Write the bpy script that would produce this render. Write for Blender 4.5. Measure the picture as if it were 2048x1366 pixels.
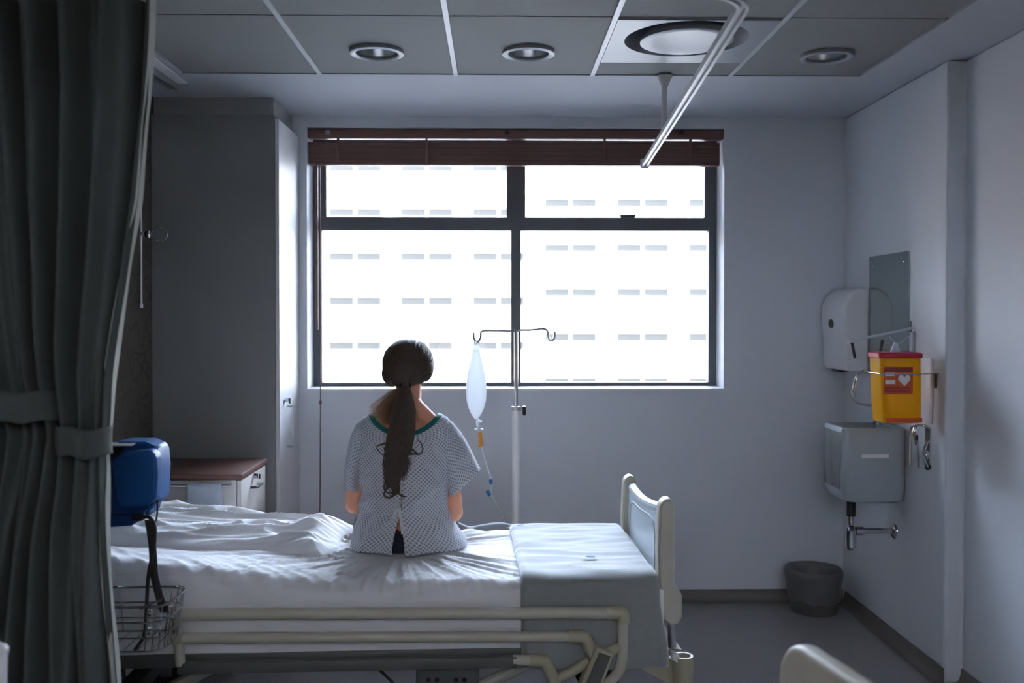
import bpy, bmesh, math, random
from mathutils import Vector, Matrix, noise
random.seed(7)
for o in list(bpy.data.objects): bpy.data.objects.remove(o)
SC = bpy.context.scene
COL = SC.collection
PI = math.pi

# ------------------------------------------------------------------ camera
F = 1900.0                      # focal length in pixels of the 2048 x 1366 frame
YAW, PITCH, AXY = math.radians(0.99), 0.0142, 658.0
CAMZ = 1.52
CAM = Vector((0, 0, CAMZ))
cd = bpy.data.cameras.new('camera'); cam = bpy.data.objects.new('camera', cd); COL.objects.link(cam)
cam.location = CAM
cam.rotation_euler = (PI/2 - PITCH, 0, -YAW)
cd.sensor_width = 36; cd.lens = F/2048*36
cd.shift_y = (AXY - 683)/2048
cd.clip_start = 0.05; cd.clip_end = 400
cd.dof.use_dof = True; cd.dof.focus_distance = 3.75; cd.dof.aperture_fstop = 2.4
SC.camera = cam
_d = Vector((math.sin(YAW)*math.cos(PITCH), math.cos(YAW)*math.cos(PITCH), -math.sin(PITCH)))
_r = Vector((math.cos(YAW), -math.sin(YAW), 0)); _u = _r.cross(_d)
def ray(px, py): return _d + _r*((px-1024)/F) + _u*((AXY-py)/F)
def P(px, py, Y=None, X=None, z=None):
    r = ray(px, py)
    t = Y/r.y if Y is not None else X/r.x if X is not None else (z-CAMZ)/r.z
    return CAM + r*t

# ------------------------------------------------------------------ light and exposure
w = bpy.data.worlds.new('sky'); SC.world = w; w.use_nodes = True
bg = w.node_tree.nodes['Background']
bg.inputs[0].default_value = (0.655, 0.77, 1.0, 1); bg.inputs[1].default_value = 23.0
sd = bpy.data.lights.new('sun', 'SUN'); sun = bpy.data.objects.new('sun', sd); COL.objects.link(sun)
sd.energy = 15.0; sd.angle = math.radians(0.6); sd.color = (1.0, 0.86, 0.68)
sun.rotation_euler = (math.radians(52), 0, math.radians(-18))    # from behind our building on to the block opposite
FILL = 3.4       # strength of the warm fill panel added behind the viewer
vs = SC.view_settings
vs.view_transform = 'Standard'; vs.look = 'None'; vs.exposure = 0.88; vs.gamma = 1.0; vs.use_curve_mapping = False

# ------------------------------------------------------------------ helpers
def tag(o, label=None, cat=None, group=None, kind=None):
    if label: o['label'] = label
    if cat: o['category'] = cat
    if group: o['group'] = group
    if kind: o['kind'] = kind
    return o
def empty(name, loc, rz=0):
    o = bpy.data.objects.new(name, None); COL.objects.link(o); o.location = loc; o.rotation_euler = (0, 0, rz)
    o.empty_display_size = 0.05
    return o
class MB:
    def __init__(s): s.v = []; s.f = []; s.uv = {}; s.sm = 35
    def add(s, vs_, fs):
        b = len(s.v); s.v += [tuple(p) for p in vs_]; s.f += [tuple(i+b for i in f) for f in fs]; return s
    def box(s, x0, x1, y0, y1, z0, z1):
        return s.add([(x, y, z) for x in (x0, x1) for y in (y0, y1) for z in (z0, z1)],
            [(0,1,3,2), (4,6,7,5), (0,4,5,1), (2,3,7,6), (0,2,6,4), (1,5,7,3)])
    def rbox(s, c, size, bev=.005, rot=None, seg=2):
        bm = bmesh.new(); bmesh.ops.create_cube(bm, size=1)
        for v in bm.verts: v.co = Vector((v.co.x*size[0], v.co.y*size[1], v.co.z*size[2]))
        bmesh.ops.bevel(bm, geom=list(bm.edges), offset=min(bev, min(size)*.49), segments=seg, profile=.5, affect='EDGES')
        m = Matrix.Translation(Vector(c)) @ (rot.to_4x4() if rot else Matrix())
        s.add([m @ v.co for v in bm.verts], [[v.index for v in f.verts] for f in bm.faces]); bm.free(); return s
    def tube(s, pts, r, n=10, closed=False, caps=True):
        pts = [Vector(p) for p in pts]; N = len(pts)
        rs = r if isinstance(r, (list, tuple)) else [r]*N
        t0 = (pts[1]-pts[0]).normalized()
        a = t0.cross(Vector((0, 0, 1)))
        if a.length < .1: a = t0.cross(Vector((1, 0, 0)))
        a.normalize(); vv = []; ff = []; pt = t0
        for i, p in enumerate(pts):
            if closed: t = pts[(i+1) % N]-pts[i-1]
            elif i == 0: t = pts[1]-p
            elif i == N-1: t = p-pts[i-1]
            else: t = (pts[i+1]-p).normalized()+(p-pts[i-1]).normalized()
            t = t.normalized() if t.length > 1e-9 else pt
            q = pt.rotation_difference(t); a = (q @ a); a = (a-t*a.dot(t)).normalized(); pt = t
            b = t.cross(a)
            for k in range(n):
                an = 2*PI*k/n; vv.append(p+(a*math.cos(an)+b*math.sin(an))*rs[i])
        for i in range(N if closed else N-1):
            j = (i+1) % N
            for k in range(n):
                l = (k+1) % n; ff.append((i*n+k, i*n+l, j*n+l, j*n+k))
        if caps and not closed:
            ff.append(tuple(range(n))[::-1]); ff.append(tuple((N-1)*n+k for k in range(n)))
        return s.add(vv, ff)
    def cyl(s, p0, p1, r0, r1=None, n=20, caps=True):
        return s.tube([p0, p1], [r0, r0 if r1 is None else r1], n, False, caps)
    def lathe(s, prof, c=(0,0,0), n=32, rot=None, sx=1, sy=1):
        c = Vector(c); vv = []; ff = []
        for (r, z) in prof:
            for k in range(n):
                p = Vector((r*math.cos(2*PI*k/n)*sx, r*math.sin(2*PI*k/n)*sy, z))
                vv.append(c+(rot @ p if rot else p))
        for i in range(len(prof)-1):
            for k in range(n):
                l = (k+1) % n; ff.append((i*n+k, i*n+l, (i+1)*n+l, (i+1)*n+k))
        return s.add(vv, ff)
    def ell(s, c, rad, rot=None, n=16):
        c = Vector(c); vv = []; ff = []; m = n//2
        for i in range(1, m):
            t = PI*i/m
            for k in range(n):
                p = Vector((rad[0]*math.sin(t)*math.cos(2*PI*k/n), rad[1]*math.sin(t)*math.sin(2*PI*k/n), rad[2]*math.cos(t)))
                vv.append(c+(rot @ p if rot else p))
        for i in range(m-2):
            for k in range(n):
                l = (k+1) % n; ff.append((i*n+k, (i+1)*n+k, (i+1)*n+l, i*n+l))
        for z, row, rev in ((rad[2], 0, 0), (-rad[2], m-2, 1)):
            p = Vector((0, 0, z)); vv.append(c+(rot @ p if rot else p)); q = len(vv)-1
            for k in range(n):
                l = (k+1) % n; ff.append((q, row*n+k, row*n+l) if not rev else (q, row*n+l, row*n+k))
        return s.add(vv, ff)
    def prism(s, poly, d):
        poly = [Vector(p) for p in poly]; d = Vector(d); n = len(poly)
        return s.add(poly+[p+d for p in poly], [tuple(range(n))[::-1], tuple(range(n, 2*n))]+[(i, (i+1) % n, n+(i+1) % n, n+i) for i in range(n)])
    def grid(s, nu, nv, fn, uvfn=None, closed=False):
        b = len(s.v); nn = nu if closed else nu+1
        for j in range(nv+1):
            for i in range(nn):
                s.v.append(tuple(fn(i/nu, j/nv)))
        for j in range(nv):
            for i in range(nu):
                k = (i+1) % nn
                s.f.append((b+j*nn+i, b+j*nn+k, b+(j+1)*nn+k, b+(j+1)*nn+i))
                if uvfn: s.uv[len(s.f)-1] = [uvfn(i/nu, j/nv), uvfn((i+1)/nu, j/nv), uvfn((i+1)/nu, (j+1)/nv), uvfn(i/nu, (j+1)/nv)]
        return s
    def sweep(s, prof, pts, up=Vector((0, 0, 1))):
        pts = [Vector(p) for p in pts]; n = len(prof); N = len(pts); vv = []; ff = []
        for i, p in enumerate(pts):
            t = (pts[min(i+1, N-1)]-pts[max(i-1, 0)]).normalized(); sd_ = t.cross(up).normalized(); u2 = sd_.cross(t)
            for (a, b) in prof: vv.append(p+sd_*a+u2*b)
        for i in range(N-1):
            for k in range(n): ff.append((i*n+k, i*n+(k+1) % n, (i+1)*n+(k+1) % n, (i+1)*n+k))
        ff.append(tuple(range(n))); ff.append(tuple((N-1)*n+k for k in range(n))[::-1])
        return s.add(vv, ff)
    def mesh(s, name):
        me = bpy.data.meshes.new(name); me.from_pydata(s.v, [], s.f); me.validate(clean_customdata=False)
        if s.uv:
            ul = me.uv_layers.new(name='UVMap')
            for pi, us in s.uv.items():
                for li, u in zip(me.polygons[pi].loop_indices, us): ul.data[li].uv = u
        bm = bmesh.new(); bm.from_mesh(me); bmesh.ops.recalc_face_normals(bm, faces=bm.faces); bm.to_mesh(me); bm.free()
        if s.sm:
            for p in me.polygons: p.use_smooth = True
            me.set_sharp_from_angle(angle=math.radians(s.sm))
        return me
    def build(s, name, mat, parent=None, sm=35, inv=True):
        s.sm = sm
        o = bpy.data.objects.new(name, s.mesh(name)); COL.objects.link(o)
        if mat: o.data.materials.append(mat)
        if parent:
            o.parent = parent
            if inv:
                root = parent
                while root.parent: root = root.parent
                if root is parent: o.matrix_parent_inverse = (Matrix.Translation(parent.location) @ parent.rotation_euler.to_matrix().to_4x4()).inverted()
        return o
def remesh(mb, voxel, smooth=6, name='m', factor=.5):
    me = mb.mesh(name); o = bpy.data.objects.new(name, me); COL.objects.link(o)
    md = o.modifiers.new('r', 'REMESH'); md.mode = 'VOXEL'; md.voxel_size = voxel
    if smooth: ms = o.modifiers.new('s', 'SMOOTH'); ms.iterations = smooth; ms.factor = factor
    dg = bpy.context.evaluated_depsgraph_get(); dg.update()
    out = bpy.data.meshes.new_from_object(o.evaluated_get(dg))
    bpy.data.objects.remove(o)
    for p in out.polygons: p.use_smooth = True
    return out
def link(name, me, mat, parent=None):
    o = bpy.data.objects.new(name, me); COL.objects.link(o); o.data.materials.clear(); o.data.materials.append(mat)
    if parent: o.parent = parent
    return o
def solid(o, th, off=0):
    m = o.modifiers.new('thickness', 'SOLIDIFY'); m.thickness = th; m.offset = off; return o
def copy_tree(o, parent=None):
    c = o.copy(); COL.objects.link(c); c.parent = parent
    for ch in [x for x in bpy.data.objects if x.parent is o]: copy_tree(ch, c)
    return c
def lerp(a, b, t): return a+(b-a)*t
def sstep(a, b, x):
    t = max(0, min(1, (x-a)/(b-a))); return t*t*(3-2*t)
def interp(tab, x):
    if x <= tab[0][0]: return tab[0][1]
    for (a, va), (b, vb) in zip(tab, tab[1:]):
        if x <= b: return va+(vb-va)*(x-a)/(b-a)
    return tab[-1][1]
def nz(x, y, z=0): return noise.noise(Vector((x, y, z)))
def smooth_path(pts, k=8):
    pts = [Vector(p) for p in pts]; out = []
    for i in range(len(pts)-1):
        p0 = pts[max(i-1, 0)]; p1 = pts[i]; p2 = pts[i+1]; p3 = pts[min(i+2, len(pts)-1)]
        for j in range(k):
            t = j/k
            out.append(.5*((2*p1)+(p2-p0)*t+(2*p0-5*p1+4*p2-p3)*t*t+(3*p1-p0-3*p2+p3)*t**3))
    out.append(pts[-1]); return out

# ------------------------------------------------------------------ materials (all procedural)
def mat(name, col, rough=.5, metal=0, var=.06, scale=6, bump=0, bscale=60, coat=0, stretch=None, trans=0, spec=.5):
    m = bpy.data.materials.new(name); m.use_nodes = True; nt = m.node_tree; N = nt.nodes; L = nt.links
    b = N['Principled BSDF']
    tc = N.new('ShaderNodeTexCoord'); mp = N.new('ShaderNodeMapping'); L.new(tc.outputs['Object'], mp.inputs[0])
    if stretch: mp.inputs['Scale'].default_value = stretch
    nx = N.new('ShaderNodeTexNoise'); nx.inputs['Scale'].default_value = scale; nx.inputs['Detail'].default_value = 4
    L.new(mp.outputs[0], nx.inputs['Vector'])
    mx = N.new('ShaderNodeMix'); mx.data_type = 'RGBA'
    mx.inputs[6].default_value = (*[c*(1-var) for c in col], 1); mx.inputs[7].default_value = (*[min(1, c*(1+var)) for c in col], 1)
    L.new(nx.outputs['Fac'], mx.inputs[0]); L.new(mx.outputs[2], b.inputs['Base Color'])
    b.inputs['Roughness'].default_value = rough; b.inputs['Metallic'].default_value = metal
    b.inputs['Specular IOR Level'].default_value = spec
    b.inputs['Coat Weight'].default_value = coat
    if bump:
        n2 = N.new('ShaderNodeTexNoise'); n2.inputs['Scale'].default_value = bscale; n2.inputs['Detail'].default_value = 3
        L.new(mp.outputs[0], n2.inputs['Vector'])
        bp = N.new('ShaderNodeBump'); bp.inputs['Strength'].default_value = bump; bp.inputs['Distance'].default_value = .01
        L.new(n2.outputs['Fac'], bp.inputs['Height']); L.new(bp.outputs[0], b.inputs['Normal'])
    if trans:
        out = N['Material Output']; tr = N.new('ShaderNodeBsdfTranslucent'); L.new(mx.outputs[2], tr.inputs[0])
        ms = N.new('ShaderNodeMixShader'); ms.inputs[0].default_value = trans
        L.new(b.outputs[0], ms.inputs[1]); L.new(tr.outputs[0], ms.inputs[2]); L.new(ms.outputs[0], out.inputs[0])
    return m
WALL = (.60, .63, .67)
m_wall = mat('wall_paint', (.66, .69, .73), .55, var=.03, scale=2, bump=.05, bscale=180)
m_wallw = mat('warm_wall_paint', (.62, .53, .42), .6, var=.03, scale=2)
m_ceil = mat('ceiling_plaster', (.44, .46, .50), .7, var=.02, scale=2)
m_tile = mat('ceiling_tile', (.22, .22, .22), .8, var=.05, scale=30, bump=.12, bscale=240)
m_bar = mat('tee_bar_enamel', (.5, .52, .54), .4)
m_vent = mat('vent_enamel', (.27, .285, .31), .4)
m_floor = mat('vinyl_floor', (.275, .262, .262), .33, var=.12, scale=9, bump=.02, bscale=300)
m_skirt = mat('vinyl_skirting', (.16, .14, .125), .5, var=.1)
m_frame = mat('window_aluminium', (.075, .078, .086), .4, var=.1)
m_blind = mat('blind_wood', (.165, .082, .068), .45, var=.25, scale=5, stretch=(1, 8, 8))
m_chrome = mat('chrome', (.62, .63, .65), .14, 1, var=.03)
m_refl = mat('dull_reflector', (.62, .63, .64), .26, 1, var=.3, scale=14)
m_steel = mat('brushed_steel', (.5, .52, .54), .32, 1, var=.06, scale=30)
m_white = mat('white_enamel', (.75, .76, .77), .35, var=.03)
m_lam = mat('grey_laminate', (.24, .25, .245), .5, var=.06, scale=3)
m_lam2 = mat('bulkhead_paint', (.36, .36, .355), .6, var=.04)
m_doorw = mat('pale_laminate', (.74, .75, .76), .4, var=.02)
m_black = mat('black_plastic', (.012, .012, .014), .4)
m_rubber = mat('black_rubber', (.02, .02, .022), .7)
m_cream = mat('cream_plastic', (.50, .47, .38), .42, var=.05, scale=4)
m_cream2 = mat('cream_elbow_plastic', (.42, .385, .27), .45, var=.05, scale=4)
m_panel = mat('footboard_panel', (.50, .56, .60), .3, var=.03)
m_dark = mat('bed_frame_paint', (.10, .105, .095), .5, var=.1)
m_sheet = mat('white_cotton', (.87, .865, .865), .8, var=.03, scale=5, bump=.08, bscale=90, trans=.12)
m_matt = mat('mattress_cover', (.6, .6, .58), .6, var=.04)
m_blanket = mat('grey_green_blanket', (.25, .265, .255), .9, var=.1, scale=40, bump=.12, bscale=220)
m_blanket.node_tree.nodes['Principled BSDF'].inputs['Sheen Weight'].default_value = .7
m_curt = mat('curtain_cloth', (.075, .088, .080), .85, var=.12, scale=40, bump=.1, bscale=200, trans=.14)
m_skin = mat('skin', (.74, .33, .20), .5, var=.08, scale=18, bump=.04, bscale=140)
m_skin.node_tree.nodes['Principled BSDF'].inputs['Subsurface Weight'].default_value = .12
m_skin.node_tree.nodes['Principled BSDF'].inputs['Subsurface Radius'].default_value = (.02, .008, .004)
m_hair = mat('brown_hair', (.105, .070, .050), .42, var=.5, scale=30, stretch=(6, 6, 1), bump=.25, bscale=60, trans=.10)
m_hair2 = mat('backlit_hair', (.50, .32, .18), .4, var=.4, scale=30, trans=.55)  # paler copy of the brown hair, with the window backlight put into its colour
m_green = mat('green_binding', (.0, .17, .15), .7, var=.1, scale=60)
m_ribbon = mat('white_ribbon', (.8, .8, .8), .8, var=.04, scale=50, trans=.2)
m_navy = mat('navy_knit', (.008, .013, .03), .8, var=.2, scale=60)
m_blue = mat('blue_plastic', (.003, .085, .28), .5, var=.06)
m_blue2 = mat('dark_blue_plastic', (.003, .05, .18), .45, var=.06)
m_top = mat('walnut_laminate', (.14, .062, .045), .4, var=.3, scale=6, stretch=(1, 12, 12))
m_cab = mat('cabinet_cream', (.74, .70, .66), .5, var=.03)
m_towel = mat('pale_blue_towel', (.60, .66, .76), .9, var=.06, scale=60, bump=.3, bscale=260)
m_mirror = mat('mirror_glass', (.42, .47, .46), .04, 1, var=.01)
m_disp = mat('dispenser_plastic', (.72, .73, .75), .35, var=.02)
m_sink = mat('grey_ceramic', (.36, .40, .42), .22, var=.03)
m_sinkd = mat('sink_steel_front', (.26, .26, .26), .25, .6, var=.06)
m_yellow = mat('yellow_plastic', (.95, .56, .012), .35, var=.04, trans=.55)
m_redlid = mat('red_plastic', (.42, .012, .03), .35, var=.04)
m_label = mat('orange_red_print', (.58, .08, .012), .5, var=.06)
m_labeld = mat('dark_red_print', (.22, .02, .012), .5, var=.06)
m_paper = mat('white_print', (.78, .78, .76), .6, var=.03)
m_bin = mat('grey_bin_plastic', (.12, .116, .112), .5, var=.08)
m_bag = mat('bin_liner', (.20, .195, .195), .35, var=.15, bump=.2, bscale=30, trans=.3)
m_red = mat('red_fabric', (.16, .008, .008), .7)
m_face = mat('painted_facade', (.42, .39, .36), .8, var=.03, scale=.3)
m_fglass = mat('facade_glass', (.026, .0255, .0235), .5, var=.4, scale=.25, spec=.05)
m_ground = mat('street', (.14, .14, .14), .9)
m_brick = mat('shade_wing_brick', (.20, .15, .12), .9, var=.2, scale=2)
m_roof = mat('shade_wing_felt', (.1, .1, .1), .9)
m_lining_rim = mat('lining_and_rim', (.80, .82, .76), .8, var=.05, scale=50, trans=.5)
m_bag_iv = mat('iv_bag_film', (.80, .83, .84), .25, var=.03, trans=.55)
m_tubing = mat('clear_tubing', (.75, .79, .83), .2, var=.02, trans=.5)
m_amber = mat('amber_fluid_plastic', (.72, .36, .05), .25, var=.1, trans=.4)
m_print = mat('faded_blue_print', (.15, .18, .20), .9, var=.4, scale=160)
m_cblue = mat('blue_clip_plastic', (.02, .20, .48), .35, var=.05)
m_clear = mat('frosted_plastic', (.62, .66, .72), .2, var=.03, trans=.35)
m_eye = mat('eye_white', (.8, .78, .75), .2); m_lip = mat('lip', (.45, .16, .13), .4)
def glass_mat():
    m = bpy.data.materials.new('window_glass'); m.use_nodes = True; nt = m.node_tree; N = nt.nodes; L = nt.links
    N.remove(N['Principled BSDF']); tr = N.new('ShaderNodeBsdfTransparent'); gl = N.new('ShaderNodeBsdfGlossy')
    tr.inputs[0].default_value = (.97, .985, .98, 1); gl.inputs['Roughness'].default_value = .02
    fr = N.new('ShaderNodeFresnel'); fr.inputs[0].default_value = 1.4; mx = N.new('ShaderNodeMixShader')
    L.new(fr.outputs[0], mx.inputs[0]); L.new(tr.outputs[0], mx.inputs[1]); L.new(gl.outputs[0], mx.inputs[2]); L.new(mx.outputs[0], N['Material Output'].inputs[0])
    return m
m_glass = glass_mat()
def wallpaper_mat():
    m = mat('branch_wallpaper', (.115, .105, .085), .7, var=.15, scale=3); nt = m.node_tree; N = nt.nodes; L = nt.links
    b = N['Principled BSDF']; old = b.inputs['Base Color'].links[0].from_socket
    tc = N.new('ShaderNodeTexCoord'); nz_ = N.new('ShaderNodeTexNoise'); nz_.inputs['Scale'].default_value = 2.5
    L.new(tc.outputs['Object'], nz_.inputs['Vector'])
    mxv = N.new('ShaderNodeMix'); mxv.data_type = 'VECTOR'; mxv.inputs[0].default_value = .35
    L.new(tc.outputs['Object'], mxv.inputs[4]); L.new(nz_.outputs['Color'], mxv.inputs[5])
    vo = N.new('ShaderNodeTexVoronoi'); vo.feature = 'DISTANCE_TO_EDGE'; vo.inputs['Scale'].default_value = 15
    L.new(mxv.outputs[1], vo.inputs['Vector'])
    lt = N.new('ShaderNodeMath'); lt.operation = 'LESS_THAN'; lt.inputs[1].default_value = .03; L.new(vo.outputs['Distance'], lt.inputs[0])
    mx = N.new('ShaderNodeMix'); mx.data_type = 'RGBA'; L.new(lt.outputs[0], mx.inputs[0]); L.new(old, mx.inputs[6]); mx.inputs[7].default_value = (.075, .066, .052, 1)
    L.new(mx.outputs[2], b.inputs['Base Color']); return m
m_paperw = wallpaper_mat()
def gown_mat():
    m = mat('gown_print', (.92, .92, .93), .85, var=.03, scale=30, bump=.15, bscale=25, trans=.40); nt = m.node_tree; N = nt.nodes; L = nt.links
    b = N['Principled BSDF']; old = b.inputs['Base Color'].links[0].from_socket
    uv = N.new('ShaderNodeUVMap'); uv.uv_map = 'UVMap'; sp = N.new('ShaderNodeSeparateXYZ'); L.new(uv.outputs[0], sp.inputs[0])
    def mt(op, a, c=None):
        n = N.new('ShaderNodeMath'); n.operation = op
        for i, x in enumerate((a, c)):
            if x is None: continue
            if isinstance(x, (int, float)): n.inputs[i].default_value = x
            else: L.new(x, n.inputs[i])
        return n.outputs[0]
    cell = 1/.0105
    a = mt('MULTIPLY', mt('ADD', sp.outputs[0], sp.outputs[1]), cell*.7071); c = mt('MULTIPLY', mt('SUBTRACT', sp.outputs[0], sp.outputs[1]), cell*.7071)
    fa = mt('ABSOLUTE', mt('SUBTRACT', mt('FRACT', a), .5)); fc = mt('ABSOLUTE', mt('SUBTRACT', mt('FRACT', c), .5))
    dot = mt('LESS_THAN', mt('MAXIMUM', fa, fc), .36); core = mt('LESS_THAN', mt('MAXIMUM', fa, fc), .17)
    mx = N.new('ShaderNodeMix'); mx.data_type = 'RGBA'; L.new(dot, mx.inputs[0]); L.new(old, mx.inputs[6]); mx.inputs[7].default_value = (.60, .62, .68, 1)
    mx2 = N.new('ShaderNodeMix'); mx2.data_type = 'RGBA'; L.new(core, mx2.inputs[0]); L.new(mx.outputs[2], mx2.inputs[6]); mx2.inputs[7].default_value = (.30, .315, .40, 1)
    L.new(mx2.outputs[2], b.inputs['Base Color'])
    for n in N:
        if n.type == 'BSDF_TRANSLUCENT': L.new(mx2.outputs[2], n.inputs[0])
    return m
m_gown = gown_mat()

def fill_mat():
    m = mat('fill_diffuser', (.9, .85, .75), .5); b = m.node_tree.nodes['Principled BSDF']
    b.inputs['Emission Color'].default_value = (1.0, .72, .46, 1); b.inputs['Emission Strength'].default_value = FILL
    return m
m_fill = fill_mat()

# ------------------------------------------------------------------ the room
YB = 5.02                                   # inner face of the window wall
CE = CAMZ+1.047                             # ceiling
XR = P(1688, 600, Y=YB).x                   # right wall by the basin
YJ = P(1893, 600, X=XR).y                   # where that wall steps back
XR2 = XR+.075
XL = -1.64
YN = -2.6
WX0, WX1 = P(614, 500, Y=YB).x, P(1448, 500, Y=YB).x
WZ0, WZ1 = P(1000, 779, Y=YB).z, P(1000, 256, Y=YB).z
def struct(mb, name, m, label, cat, sm=None):
    return tag(mb.build(name, m, None, sm), label, cat, None, 'structure')
struct(MB().box(XL-.2, XR2+.3, YN-.2, YB+.32, -.15, 0), 'floor', m_floor, 'grey speckled vinyl floor of the ward', 'floor')
wb = MB()
T = .30
wb.box(XL-.2, WX0, YB, YB+T, 0, CE); wb.box(WX1, XR2+.3, YB, YB+T, 0, CE); wb.box(WX0, WX1, YB, YB+T, 0, WZ0); wb.box(WX0, WX1, YB, YB+T, WZ1, CE)
struct(wb, 'wall_back', m_wall, 'pale painted wall around the wide window', 'wall')
wr = MB().prism([(XR, YB, 0), (XR, YJ, 0), (XR2, YJ, 0), (XR2, YN, 0), (XR2+.3, YN, 0), (XR2+.3, YB, 0)], (0, 0, CE))
o = struct(wr, 'wall_right', m_wall, 'pale painted side wall that carries mirror and basin', 'wall')
bv = o.modifiers.new('b', 'BEVEL'); bv.width = .012; bv.segments = 3
struct(MB().box(XL-.2, XL, YN, YB, 0, CE), 'wall_left', m_paperw, 'dark wall papered with a branch pattern behind the bed head', 'wall')
struct(MB().box(XL-.2, XR2+.3, YN-.2, YN, 0, CE), 'wall_near', m_wallw, 'pale painted wall behind the viewer', 'wall')
# skirtings
sk = .062
def cove(p0, p1, nrm, name, label):
    p0, p1, nrm = Vector(p0), Vector(p1), Vector(nrm); prof = [(0, sk), (.006, sk), (.008, .035), (.014, .016), (.028, .004), (.045, .0015), (0, .0015)]
    mb = MB(); n = len(prof)
    mb.add([p+nrm*a+Vector((0, 0, b)) for p in (p0, p1) for a, b in prof], [(i, (i+1) % n, n+(i+1) % n, n+i) for i in range(n)]+[tuple(range(n)), tuple(range(n, 2*n))[::-1]])
    return struct(mb, name, m_skirt, label, 'skirting', 40)
cove((XL, YB, 0), (XR, YB, 0), (0, -1, 0), 'baseboard_back', 'brown coved vinyl skirting below the window wall')
cove((XR, YB-.045, 0), (XR, YJ, 0), (-1, 0, 0), 'baseboard_right', 'brown coved vinyl skirting under the basin wall')
cove((XR2, YJ-.002, 0), (XR2, YN, 0), (-1, 0, 0), 'baseboard_right.001', 'brown coved vinyl skirting on the stepped back wall')
cove((XL, YN, 0), (XL, YB-.045, 0), (1, 0, 0), 'baseboard_left', 'brown coved vinyl skirting at the bed head')
# ceiling: plaster border, tiles and tee bars
TY1 = P(911, 150, z=CE).y; TY0 = P(900, 35, z=CE).y
xs = [P(x, 150, z=CE).x for x in (368, 641, 911.5, 1185, 1462, 1727)]
yrow = [TY1, TY0, TY0-1.2, TY0-2.4, TY0-3.6, TY0-4.8]
cb = MB().box(XL-.2, XR2+.3, YN-.2, YB+.32, CE+.20, CE+.3)
cb.box(XL, XR2+.1, TY1, YB+.1, CE, CE+.2); cb.box(XL-.1, xs[0], YN-.1, TY1, CE, CE+.2); cb.box(xs[-1], XR2+.1, YN-.1, TY1, CE, CE+.2)
ceil = struct(cb, 'ceiling', m_ceil, 'white plaster ceiling border around grey lay-in tiles', 'ceiling')
DL = []                                     # downlights: pixel centre, radius
for (px, py, wd) in ((753.5, 104, 111), (1057, 105, 108), (1653, 112, 106)):
    c = P(px, py, z=CE); e = P(px+wd/2, py, z=CE); DL.append((c.x, c.y, (e-c).length*.97))
VC = P(1372, 77, z=CE); VR = .232
VY0, VY1 = TY0, P(1330, 123, z=CE).y
def plate_hole(mb, x0, x1, y0, y1, cx, cy, r, z0, z1):
    ang = sorted([2*PI*k/48 for k in range(48)]+[math.atan2(y-cy, x-cx) % (2*PI) for x in (x0, x1) for y in (y0, y1)])
    n = len(ang); vv = []
    for z in (z0, z1):
        for a in ang:
            ca, sa = math.cos(a), math.sin(a)
            t = min([(x1-cx)/ca if ca > 1e-9 else (x0-cx)/ca if ca < -1e-9 else 1e9, (y1-cy)/sa if sa > 1e-9 else (y0-cy)/sa if sa < -1e-9 else 1e9])
            vv.append((cx+ca*t, cy+sa*t, z)); vv.append((cx+ca*r, cy+sa*r, z))
    ff = []
    for i in range(n):
        j = (i+1) % n; o_ = 2*n
        ff += [(2*i, 2*i+1, 2*j+1, 2*j), (o_+2*i, o_+2*j, o_+2*j+1, o_+2*i+1), (2*i+1, o_+2*i+1, o_+2*j+1, 2*j+1), (2*i, 2*j, o_+2*j, o_+2*i)]
    mb.add(vv, ff)
g = .004
for ci in range(5):
    for ri in range(5):
        x0, x1 = xs[ci]+.010, xs[ci+1]-.010; y1, y0 = yrow[ri]-.0025, yrow[ri+1]+.0025
        if y0 < YN: y0 = YN
        if y1 < YN: continue
        mb = MB()
        if ci == 3 and ri == 0:
            mb.box(x0, x1, VY1+.012, y1, CE+g, CE+.03)
        else:
            hit = [d for d in DL if x0 < d[0] < x1 and y0 < d[1] < y1]
            if hit: plate_hole(mb, x0, x1, y0, y1, hit[0][0], hit[0][1], hit[0][2]*.86, CE+g, CE+.03)
            else: mb.box(x0, x1, y0, y1, CE+g, CE+.03)
        mb.build('ceiling_tile', m_tile, ceil, None)
for x in xs[1:-1]: MB().box(x-.0095, x+.0095, YN, TY1-.001, CE-.002, CE+.05).build('tee_bar', m_bar, ceil, None)
for y in yrow[1:]:
    if y > YN: MB().box(xs[0], xs[-1], y-.006, y+.006, CE+.002, CE+.05).build('cross_bar', m_tile, ceil, None)
# downlights
labs = ['recessed round downlight left of the others, nearest the wardrobe', 'recessed round downlight in the middle, beside the air diffuser', 'recessed round downlight nearest the basin wall']
for (cx, cy, r), lb in zip(DL, labs):
    rt = empty('recessed_downlight', (cx, cy, CE)); tag(rt, lb, 'ceiling light', 'recessed downlights')
    MB().lathe([(r*.86, .03), (r*.85, .002), (r*.8, .006), (r*.78, -.006), (r*.88, -.014), (r, -.009), (r, .003), (r*.86, .004)], (cx, cy, CE), 48).build('trim_ring', m_vent, rt, 60)
    MB().lathe([(r*.85, .004), (r*.80, .05), (r*.66, .10), (r*.45, .125), (.001, .13)], (cx, cy, CE), 48).build('reflector', m_refl, rt, 60)
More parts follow.
